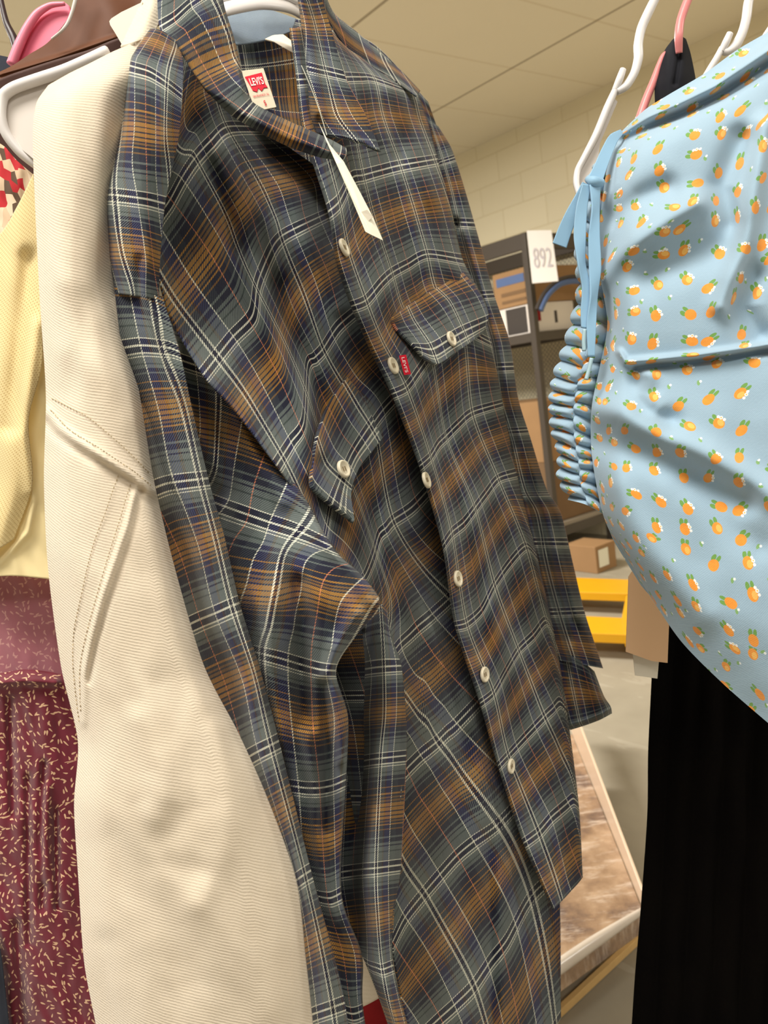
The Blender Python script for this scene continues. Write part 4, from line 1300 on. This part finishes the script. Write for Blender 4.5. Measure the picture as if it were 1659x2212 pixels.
bf = [
    (.010, 15, [(1345, 283), (1400, 252), (1470, 222), (1545, 186), (1610, 142), (1690, 88)]),
    (-.010, 14, [(1340, 305), (1400, 274), (1472, 246), (1545, 210), (1615, 168), (1690, 118)]),
    (.012, 22, [(1292, 610), (1330, 560), (1385, 515), (1440, 475), (1500, 440)]),
    (-.010, 24, [(1330, 470), (1380, 430), (1440, 405)]),
    (-.010, 34, [(1400, 590), (1480, 560), (1560, 530)]),
    (.012, 20, [(1655, 270), (1632, 400), (1610, 520), (1575, 610), (1560, 660)]),
    (-.010, 24, [(1600, 300), (1560, 400), (1580, 480)]),
    (-.010, 24, [(1630, 600), (1600, 660), (1640, 720)]),
    (.007, 7, [(1338, 760), (1352, 782), (1420, 776), (1500, 768), (1580, 757), (1700, 738)]),
    (-.006, 8, [(1375, 796), (1420, 790), (1500, 782), (1580, 771), (1700, 752)]),
    (-.010, 22, [(1380, 830), (1400, 880), (1450, 910)]),
    (.010, 18, [(1398, 815), (1392, 850), (1420, 880)]),
    (.012, 26, [(1275, 880), (1340, 890), (1430, 940), (1530, 985), (1670, 1070)]),
    (-.010, 28, [(1300, 960), (1400, 985), (1500, 1030), (1600, 1080)]),
    (.006, 34, [(1330, 1060), (1400, 1180), (1520, 1330)]),
    (-.006, 30, [(1500, 1050), (1560, 1120), (1640, 1180)]),
]
cloth('body', bs, M['fruit'], BS, 160, 300, [(a_ * (1 if b_ < 16 else .8), b_ * (1 if b_ < 16 else 1.2), c_) for a_, b_, c_ in bf], wr=.0014, wscale=.008, stretch=.9, back=.06, curl=(.006, 0), metres=True, key='shorts', seed=51)


def rib(phase, count, amp):
    def f(x, y, d, s, t):
        # gathers: rounded ridges across the band, two channels side by side
        ph = t * count + phase + .35 * np.sin(9 * t) + np.where(s < .5, 0, .45)
        r = np.abs(np.sin(math.pi * ph)) ** .7
        env = np.sqrt(np.clip(np.sin(math.pi * np.clip(np.where(s < .5, s, s - .5) * 2, 0.02, .98)), 0, 1))
        d = d - amp * r * (.45 + .55 * env)
        x = x - (1 - s) * 13 * (r - .5)
        return x, y + 3 * np.sin(5 * s + ph), d
    return f


wb_ = [[(1290, 350), (1322, 350)], [(1262, 400), (1312, 410)], [(1248, 480), (1306, 490)], [(1246, 560), (1308, 570)], [(1250, 620), (1314, 640)], [(1236, 690), (1320, 710)],
       [(1216, 760), (1316, 780)], [(1196, 820), (1302, 840)], [(1190, 870), (1292, 900)], [(1194, 930), (1290, 960)], [(1208, 985), (1296, 1010)], [(1208, 1030), (1304, 1062)], [(1232, 1078), (1314, 1112)]]
rws = []
for a, b in wb_:
    r = []
    for k in range(5):
        t = k / 4
        r.append((a[0] + (b[0] - a[0]) * t, a[1] + (b[1] - a[1]) * t, .556 - .012 * math.sin(math.pi * t)))
    rws.append(r)
cloth('gathered_waistband', rws, M['fruit'], BS, 80, 460, wr=.001, wscale=.02, back=.04, metres=True, ripple=rib(.2, 21, .008), key='band', seed=55)
# leg hem turned in below the band
lh = [[(1296, 1090, .545), (1330, 1110, .55), (1352, 1120, .555)], [(1322, 1160, .548), (1345, 1180, .545), (1365, 1190, .55)], [(1352, 1212, .55), (1368, 1220, .546), (1392, 1240, .55)],
      [(1384, 1264, .55), (1400, 1282, .547), (1420, 1300, .55)]]
cloth('leg_hem', lh, M['fruit'], BS, 24, 60, wr=.001, metres=True, back=.01, key='hem')


def ribbon(name, pts, parent, mat, lift=0):
    """pts: (x, y, depth, halfwidth px, twist) as a flat folded band"""
    rows = []
    for i, (x, y, d, hw, tw) in enumerate(pts):
        a = pts[max(i - 1, 0)]
        b = pts[min(i + 1, len(pts) - 1)]
        dx, dy = b[0] - a[0], b[1] - a[1]
        L = math.hypot(dx, dy) + 1e-6
        nx, ny = dy / L, -dx / L
        if nx > 0 or True:
            pass
        c = math.cos(tw)
        s = math.sin(tw)
        dd = hw * s * d / FPX
        rows.append([(x - nx * hw * c * sg, y - ny * hw * c * sg, d - dd * sg) for sg in (1, 0, -1)])
    return cloth(name, rows, mat, parent, 14, 80, wr=0, thick=.0014, key=name + str(len(REG)))


ribbon('drawstring_loop', [(1344, 284, .535, 6, .2), (1326, 298, .53, 11, .1), (1310, 330, .525, 13, 0), (1297, 362, .522, 14, 0), (1284, 392, .52, 17, 0)], BS, M['ribbon'])
tube('drawstring_knot', [P(1270, 388, .522), P(1284, 392, .516), P(1300, 396, .518)], [.0022, .0034, .003], M['ribbon'], BS)
ribbon('drawstring_tail', [(1266, 396, .525, 8, .3), (1252, 430, .525, 12, .1), (1236, 462, .526, 14, 0), (1222, 494, .528, 15, 0), (1209, 530, .53, 16, 0)], BS, M['ribbon'])
ribbon('drawstring_tail', [(1268, 398, .518, 9, .3), (1257, 450, .518, 12, .1), (1253, 510, .518, 13, 0), (1258, 570, .518, 10, .7), (1268, 620, .518, 10, .2), (1268, 670, .518, 13, 0), (1262, 708, .518, 6, 0)], BS, M['ribbon'])
ribbon('drawstring_tail', [(1286, 398, .516, 12, 0), (1288, 450, .516, 9, .5), (1284, 510, .516, 12, 0), (1286, 580, .516, 13, 0), (1284, 640, .516, 9, .6), (1278, 700, .516, 10, 0), (1278, 770, .516, 7, .1)], BS, M['ribbon'])
ptube('aglet', [(1263, 712, .517), (1261, 736, .517), (1262, 758, .517)], 4.5, M['aglet'], BS)
ptube('aglet', [(1278, 774, .515), (1272, 800, .515), (1266, 820, .515)], 4.5, M['aglet'], BS)

# ------------------------------------------------------------------ right hangers
H1 = thing('clothes_hanger', P(1340, 200, .6), 'white plastic hanger in front of the pink one, holding the blue shorts by the waist', 'hanger')
ptube('hook', [(1470, -120, .6), (1448, -70, .6), (1424, -20, .6), (1404, 20, .6), (1386, 60, .6), (1379, 95, .6), (1379, 125, .6), (1370, 158, .6), (1352, 186, .6), (1332, 198, .6)],
      [7, 8, 9, 10, 10, 10, 10, 9, 9, 8], M['white_plastic'], H1)
ptube('notch', [(1346, 150, .598), (1338, 172, .598), (1328, 196, .6)], [7, 8, 7], M['white_plastic'], H1)
ptube('hanger_arm', [(1333, 186, .6), (1312, 232, .6), (1288, 290, .6), (1262, 340, .6), (1248, 368, .6), (1245, 395, .598), (1252, 425, .595)], [7, 8, 8, 7, 7, 7, 6], M['white_plastic'], H1)
prism('web', [P(x, y, .603) for x, y in [(1326, 210), (1334, 220), (1296, 310), (1292, 345), (1300, 420), (1250, 420), (1250, 375), (1290, 300)]], Fv * .0015, M['white_web'], H1)
H2 = thing('clothes_hanger', P(1440, 150, .7), 'salmon pink plastic hanger threaded through the black strap', 'hanger')
ptube('hook', [(1530, -90, .68), (1505, -40, .68), (1484, 5, .68), (1470, 45, .68), (1466, 80, .68), (1467, 115, .685)], [8, 8, 9, 9, 9, 7], M['salmon'], H2)
ptube('hanger_arm', [(1462, 110, .70), (1436, 118, .70), (1424, 140, .70), (1412, 175, .70), (1396, 215, .70), (1380, 260, .70)], [6, 6, 6, 8, 9, 9], M['salmon'], H2)
H3 = thing('clothes_hanger', P(1560, 110, .62), 'greyish white plastic hanger hook right of the black strap, above the blue shorts', 'hanger')
ptube('hook', [(1660, -100, .62), (1636, -40, .62), (1618, 0, .62), (1612, 40, .62), (1603, 72, .62), (1588, 100, .62), (1570, 112, .62), (1556, 106, .62)], [9, 10, 10, 10, 10, 10, 8, 7], M['white_plastic'], H3)
ptube('notch', [(1577, 72, .617), (1568, 92, .618), (1558, 112, .62)], [7, 8, 7], M['white_plastic'], H3)
ptube('hanger_arm', [(1560, 104, .62), (1548, 126, .62), (1532, 152, .62), (1505, 200, .62), (1470, 270, .62)], [7, 7, 7, 8, 8], M['white_plastic'], H3)
H4 = thing('clothes_hanger', P(1665, 55, .58), 'white plastic hanger arm at the far right edge above the blue shorts', 'hanger')
ptube('hanger_arm', [(1700, -20, .58), (1672, 45, .58), (1650, 80, .58), (1630, 120, .58)], 5, M['white_plastic'], H4)

# ------------------------------------------------------------------ black trousers with strap
BT = thing('black_skirt', P(1500, 1700, .75), 'black pleated skirt hanging below the blue shorts at the bottom right', 'skirt')
bt = [[(1440, 600, .72), (1500, 600, .70), (1600, 600, .70), (1700, 600, .70), (1900, 600, .72)],
      [(1416, 1240, .74), (1490, 1240, .715), (1600, 1240, .71), (1750, 1240, .71), (1950, 1240, .73)],
      [(1408, 1450, .74), (1490, 1450, .715), (1620, 1450, .71), (1770, 1450, .71), (1980, 1450, .73)],
      [(1400, 1620, .74), (1490, 1620, .715), (1620, 1620, .71), (1780, 1620, .71), (1980, 1620, .73)],
      [(1398, 1760, .74), (1490, 1760, .715), (1620, 1760, .71), (1780, 1760, .71), (1980, 1760, .73)],
      [(1384, 1960, .74), (1480, 1960, .715), (1620, 1960, .71), (1780, 1960, .71), (1980, 1960, .73)],
      [(1372, 2100, .74), (1470, 2100, .715), (1620, 2100, .71), (1780, 2100, .71), (1980, 2100, .73)],
      [(1362, 2250, .74), (1460, 2250, .715), (1620, 2250, .71), (1780, 2250, .71), (1980, 2250, .73)],
      [(1345, 2500, .74), (1450, 2500, .715), (1620, 2500, .71), (1780, 2500, .71), (1980, 2500, .73)]]


def pleat(x, y, d, s, t):
    return x, y, d - .006 * np.abs(np.sin((x + .05 * (y - 1500)) * .052)) * np.clip((y - 900) / 500, 0, 1)


cloth('skirt_body', bt, M['black'], BT, 150, 160, wr=.003, wscale=.01, stretch=.1, back=.10, metres=True, ripple=pleat, key='blk', seed=61)
sp = [[(1452, 86, .70), (1462, 78, .695), (1472, 78, .692), (1482, 84, .70)], [(1434, 112, .70), (1455, 108, .688), (1475, 108, .688), (1492, 116, .70)],
      [(1420, 158, .70), (1448, 160, .685), (1476, 160, .685), (1501, 160, .70)], [(1414, 206, .70), (1446, 210, .688), (1476, 210, .688), (1510, 215, .70)],
      [(1425, 400, .71), (1460, 400, .70), (1500, 400, .70), (1540, 400, .71)], [(1440, 620, .72), (1480, 620, .71), (1530, 620, .71), (1580, 620, .72)]]
o = cloth('strap', sp, M['strap'], BT, 36, 90, [(-.004, 5, [(1462, 90), (1466, 125), (1458, 180)])], wr=.0015, back=.02, metres=True, key='strap')
KT = thing('hang_tag', P(1385, 1330, .66), 'tan kraft swing tag hanging between the blue shorts and the black skirt', 'tag')
prism('kraft_card', [P(x, y, .66) for x, y in [(1358, 1246), (1366, 1234), (1384, 1228), (1450, 1230), (1442, 1432), (1408, 1428), (1352, 1408)]], Fv * .001, M['kraft'], KT)
ST = thing('size_sticker', P(1388, 1440, .67), 'small white label showing under the tan kraft tag', 'label')
q = [P(1366, 1400, .668), P(1425, 1410, .668), P(1420, 1466, .668), P(1372, 1459, .668)]
prism('white_card', q, Fv * .0008, M['paper2'], ST)

# ------------------------------------------------------------------ background: cage rack
RD = 4.95
rp = P(1133, 503, RD)
rp2 = Vector((rp.x, rp.y, 0))
TOP = rp.z
ax, ay = E2, -E1           # ax runs into the back wall, ay runs away along it
RK = thing('cage_rack', rp2, 'dark steel wire-mesh rack against the block wall, with shelves of boxes', 'rack')
RX, RY = .60, 1.3
PW = .045
for (i, j) in ((0, 0), (1, 0), (0, 1), (1, 1)):
    c = rp2 + ax * (RX * i) + ay * (RY * j)
    box('post', c - ax * (PW / 2) - ay * (PW / 2), ax, ay, PW, PW, TOP, M['steel'], RK, .004)
for z, nm in ((TOP - .10, 'top_rail'), (1.47, 'shelf_rail'), (.14, 'base_rail')):
    hgt = .10 if nm == 'top_rail' else .06
    for (o_, a_, L) in ((rp2, ax, RX), (rp2 + ay * RY, ax, RX), (rp2, ay, RY), (rp2 + ax * RX, ay, RY)):
        nrm = Vector((-a_.y, a_.x, 0))
        box(nm, o_ + Vector((0, 0, z)) - nrm * .015, a_, nrm, L, .03, hgt, M['steel'], RK, .002)
SHZ = 1.50
box('shelf', rp2 + Vector((0, 0, SHZ)), ax, ay, RX, RY, .02, M['steel'], RK, .002)
box('base_shelf', rp2 + Vector((0, 0, .20)), ax, ay, RX, RY, .03, M['greyboard'], RK, .002)


def mesh_panel(parent, o_, a_, L, z0, z1, pitch=.035):
    bm = bmesh.new()
    nx, nz = int(L / pitch), int((z1 - z0) / pitch)
    vs = {}

    def g(i, j):
        if (i, j) not in vs:
            vs[(i, j)] = bm.verts.new(o_ + a_ * (L * i / (2 * nx)) + Vector((0, 0, z0 + (z1 - z0) * j / (2 * nz))))
        return vs[(i, j)]
    for i in range(nx):
        for j in range(nz):
            bm.faces.new((g(2 * i, 2 * j + 1), g(2 * i + 1, 2 * j), g(2 * i + 2, 2 * j + 1), g(2 * i + 1, 2 * j + 2)))
    me = bpy.data.meshes.new('wire_mesh')
    bm.to_mesh(me)
    bm.free()
    o = link('wire_mesh', me, M['wire'], parent)
    wf = o.modifiers.new('wire', 'WIREFRAME')
    wf.thickness = .004
    wf.use_boundary = True
    return o


mesh_panel(RK, rp2 + ax * RX, ay, RY, .25, TOP - .1)
mesh_panel(RK, rp2 + ay * RY, ax, RX, .25, TOP - .1)

# sheet of paper tied to the corner of the rack
SG = thing('number_sign', P(1170, 555, RD - .08), 'white paper sign with faint handwritten number 892 on the rack corner', 'sign')
q = [P(1138, 498, RD - .09), P(1191, 497, RD - .12), P(1206, 607, RD - .12), P(1150, 612, RD - .09)]
prism('paper', q, Fv * .004, plain('sign_paper', (250, 246, 242), .7, .2), SG)
fm = quadmap(*q)
text_on('number', '892', fm, .14, .86, .34, .72, -Fv * .004, M['ink'], SG, -.005)


def carton(name, label, cat, c, axx, ayy, sx, sy, sz, mat, parts=(), group=None):
    t = thing(name, c, label, cat, group)
    box('carton', c, axx, ayy, sx, sy, sz, mat, t, .004)
    for (nm, s0, s1, t0, t1, face, m_) in parts:
        o_ = c + Vector((0, 0, 0))
        if face == 'front':
            p0, A_, nrm = c, axx, -ayy
        elif face == 'right':
            p0, A_, nrm = c + axx * sx, ayy, axx
        elif face == 'left':
            p0, A_, nrm = c + ayy * sy, -ayy, -axx
        Lh = sx if face == 'front' else sy
        k = [p0 + A_ * (Lh * s) + Vector((0, 0, sz * z)) + nrm * .001 for s, z in ((s0, t0), (s1, t0), (s1, t1), (s0, t1))]
        prism(nm, k, nrm * .002, m_, t)
    return t


def rk(a, b, z):
    return rp2 + ax * a + ay * b + Vector((0, 0, z))


zs = SHZ + .021
carton('white_carton', 'white carton with a dark picture on the rack shelf, under the blue-printed box', 'box', rk(.04, .03, zs), ax, ay, .42, .30, .20, M['whitebox'],
       [('dark_picture', .2, .8, .1, .95, 'left', M['darkprint']), ('small_print', .5, .56, .3, .7, 'front', M['darkprint']), ('small_print', .05, .16, .4, .85, 'front', M['redcloth'])])
carton('cardboard_box', 'brown cardboard box with faded blue print on top of the white carton', 'box', rk(.03, .02, zs + .202), ax, ay, .50, .33, .235, M['cardboard'],
       [('blue_print', .1, .85, .62, .85, 'left', M['blueprint']), ('printed_line', .2, .85, .32, .42, 'left', M['cardboard_dark']), ('printed_line', .2, .85, .12, .2, 'left', M['cardboard_dark'])])
hp = thing('dark_hoop', P(1215, 640, RD - .06), 'blue-lined black hoop leaning on the boxes of the rack shelf', 'hoop')
pts = [(1160, 668), (1165, 655), (1175, 635), (1190, 618), (1210, 604), (1240, 598), (1280, 604), (1310, 640), (1318, 690)]
ptube('outer_rim', [(x, y, RD - .02 + .0016 * (x - 1150)) for x, y in pts], 5, M['darkprint'], hp)
ptube('inner_lining', [(1240 + (x - 1240) * .9, 690 + (y - 690) * .9, RD - .02 + .0016 * (x - 1150)) for x, y in pts], 6, M['blueprint'], hp)
zb = .232
carton('cardboard_box', 'wide dark cardboard box at the bottom of the rack, beneath another box', 'box', rk(.05, .04, zb), ax, ay, .48, .70, .42, M['cardboard_dark'])
carton('cardboard_box', 'pale brown cardboard box at mid height of the rack, on the wide dark one', 'box', rk(.05, .04, zb + .422), ax, ay, .45, .66, .42, M['cardboard'])
bx = onz(1291, 1240, 0)
LB = carton('cardboard_box', 'small cardboard box with white shipping label on the floor behind the yellow pallet jack', 'box', bx, ax, ay,
            .20, .24, .17, M['cardboard'], [('shipping_label', .12, .6, .2, .85, 'front', M['paper'])])

# ------------------------------------------------------------------ yellow pallet jack
PJ = thing('pallet_jack', onz(1300, 1320, 0), 'yellow pallet jack forks low on the floor between the shirt and the blue shorts', 'pallet jack')
zt = .12


def fork(tl, tr, br, bl_):
    qq = [onz(*tl, zt), onz(*tr, zt), onz(*br, zt), onz(*bl_, zt)]
    return prism('fork', qq, Vector((0, 0, -.045)), M['yellow'], PJ, .004)


fork((1040, 1240), (1430, 1254), (1432, 1284), (1040, 1272))
fork((1040, 1320), (1345, 1334), (1350, 1370), (1040, 1358))
prism('crossbar', [onz(1352, 1286, zt), onz(1440, 1288, zt), onz(1440, 1374, zt), onz(1348, 1370, zt), onz(1343, 1332, zt)], Vector((0, 0, -.06)), M['yellow'], PJ, .004)
for (x, y) in ((1080, 1262), (1080, 1340), (1420, 1275), (1420, 1345)):
    c = onz(x, y, .032)
    tube('wheel', [c - E1 * .0 - Vector((.03, 0, 0)), c + Vector((.03, 0, 0))], .032, M['darkhook'], PJ, seg=20, sub=1)

# ------------------------------------------------------------------ wrapped pallet load
WP = thing('wrapped_pallet', onz(1250, 1900, 0), 'shrink-wrapped cardboard load on a low pallet, bottom right of the plaid shirt', 'pallet')
zp = .16
A_, B_, C_, D_ = onz(1388, 1962, zp), onz(960, 2262, zp), onz(900, 1660, zp), onz(1236, 1585, zp)
prism('cardboard_load', [A_, B_, C_, D_], Vector((0, 0, -.055)), M['wrap'], WP, .003)
far_l, far_r = onz(1236, 1585, zp), onz(1388, 1962, zp)
dr = (far_r - far_l).normalized()
up = Vector((0, 0, 1))
nrm = Vector((-dr.y, dr.x, 0)) * -1
prism('edge_board', [far_l - dr * .3, far_r + dr * .005, far_r + dr * .005 + up * .045, far_l - dr * .3 + up * .16], Vector((dr.y, -dr.x, 0)) * -.006, M['wrap_edge'], WP, .001)
fr = (B_ - A_).normalized()
tube('film_hem', [A_ + Vector((0, 0, -.005)), A_ + fr * .15, A_ + fr * .3, B_], [.007, .013, .015, .015], M['film'], WP, flat=.8)
bb = [onz(1390, 2000, .02), onz(1160, 2212, .02), onz(1167, 2222, .02), onz(1396, 2010, .02)]
dv = (bb[0] - bb[1])
bb[1] = bb[1] - dv * .8
bb[2] = bb[2] - dv * .8
prism('deck_board', bb, Vector((0, 0, -.018)), M['wood'], WP, .001)
inn_ = (C_ - A_).normalized()
for t in (.03, .35, .7, .97):
    c = A_ + (B_ - A_) * t
    s_ = Vector((c.x, c.y, 0)) + Vector((inn_.x, inn_.y, 0)) * .10
    box('block', s_ - fr * .04, fr, Vector((-fr.y, fr.x, 0)) * (1 if Vector((-fr.y, fr.x, 0)).dot(inn_) > 0 else -1), .08, .08, zp - .056, M['wood'], WP, .001)
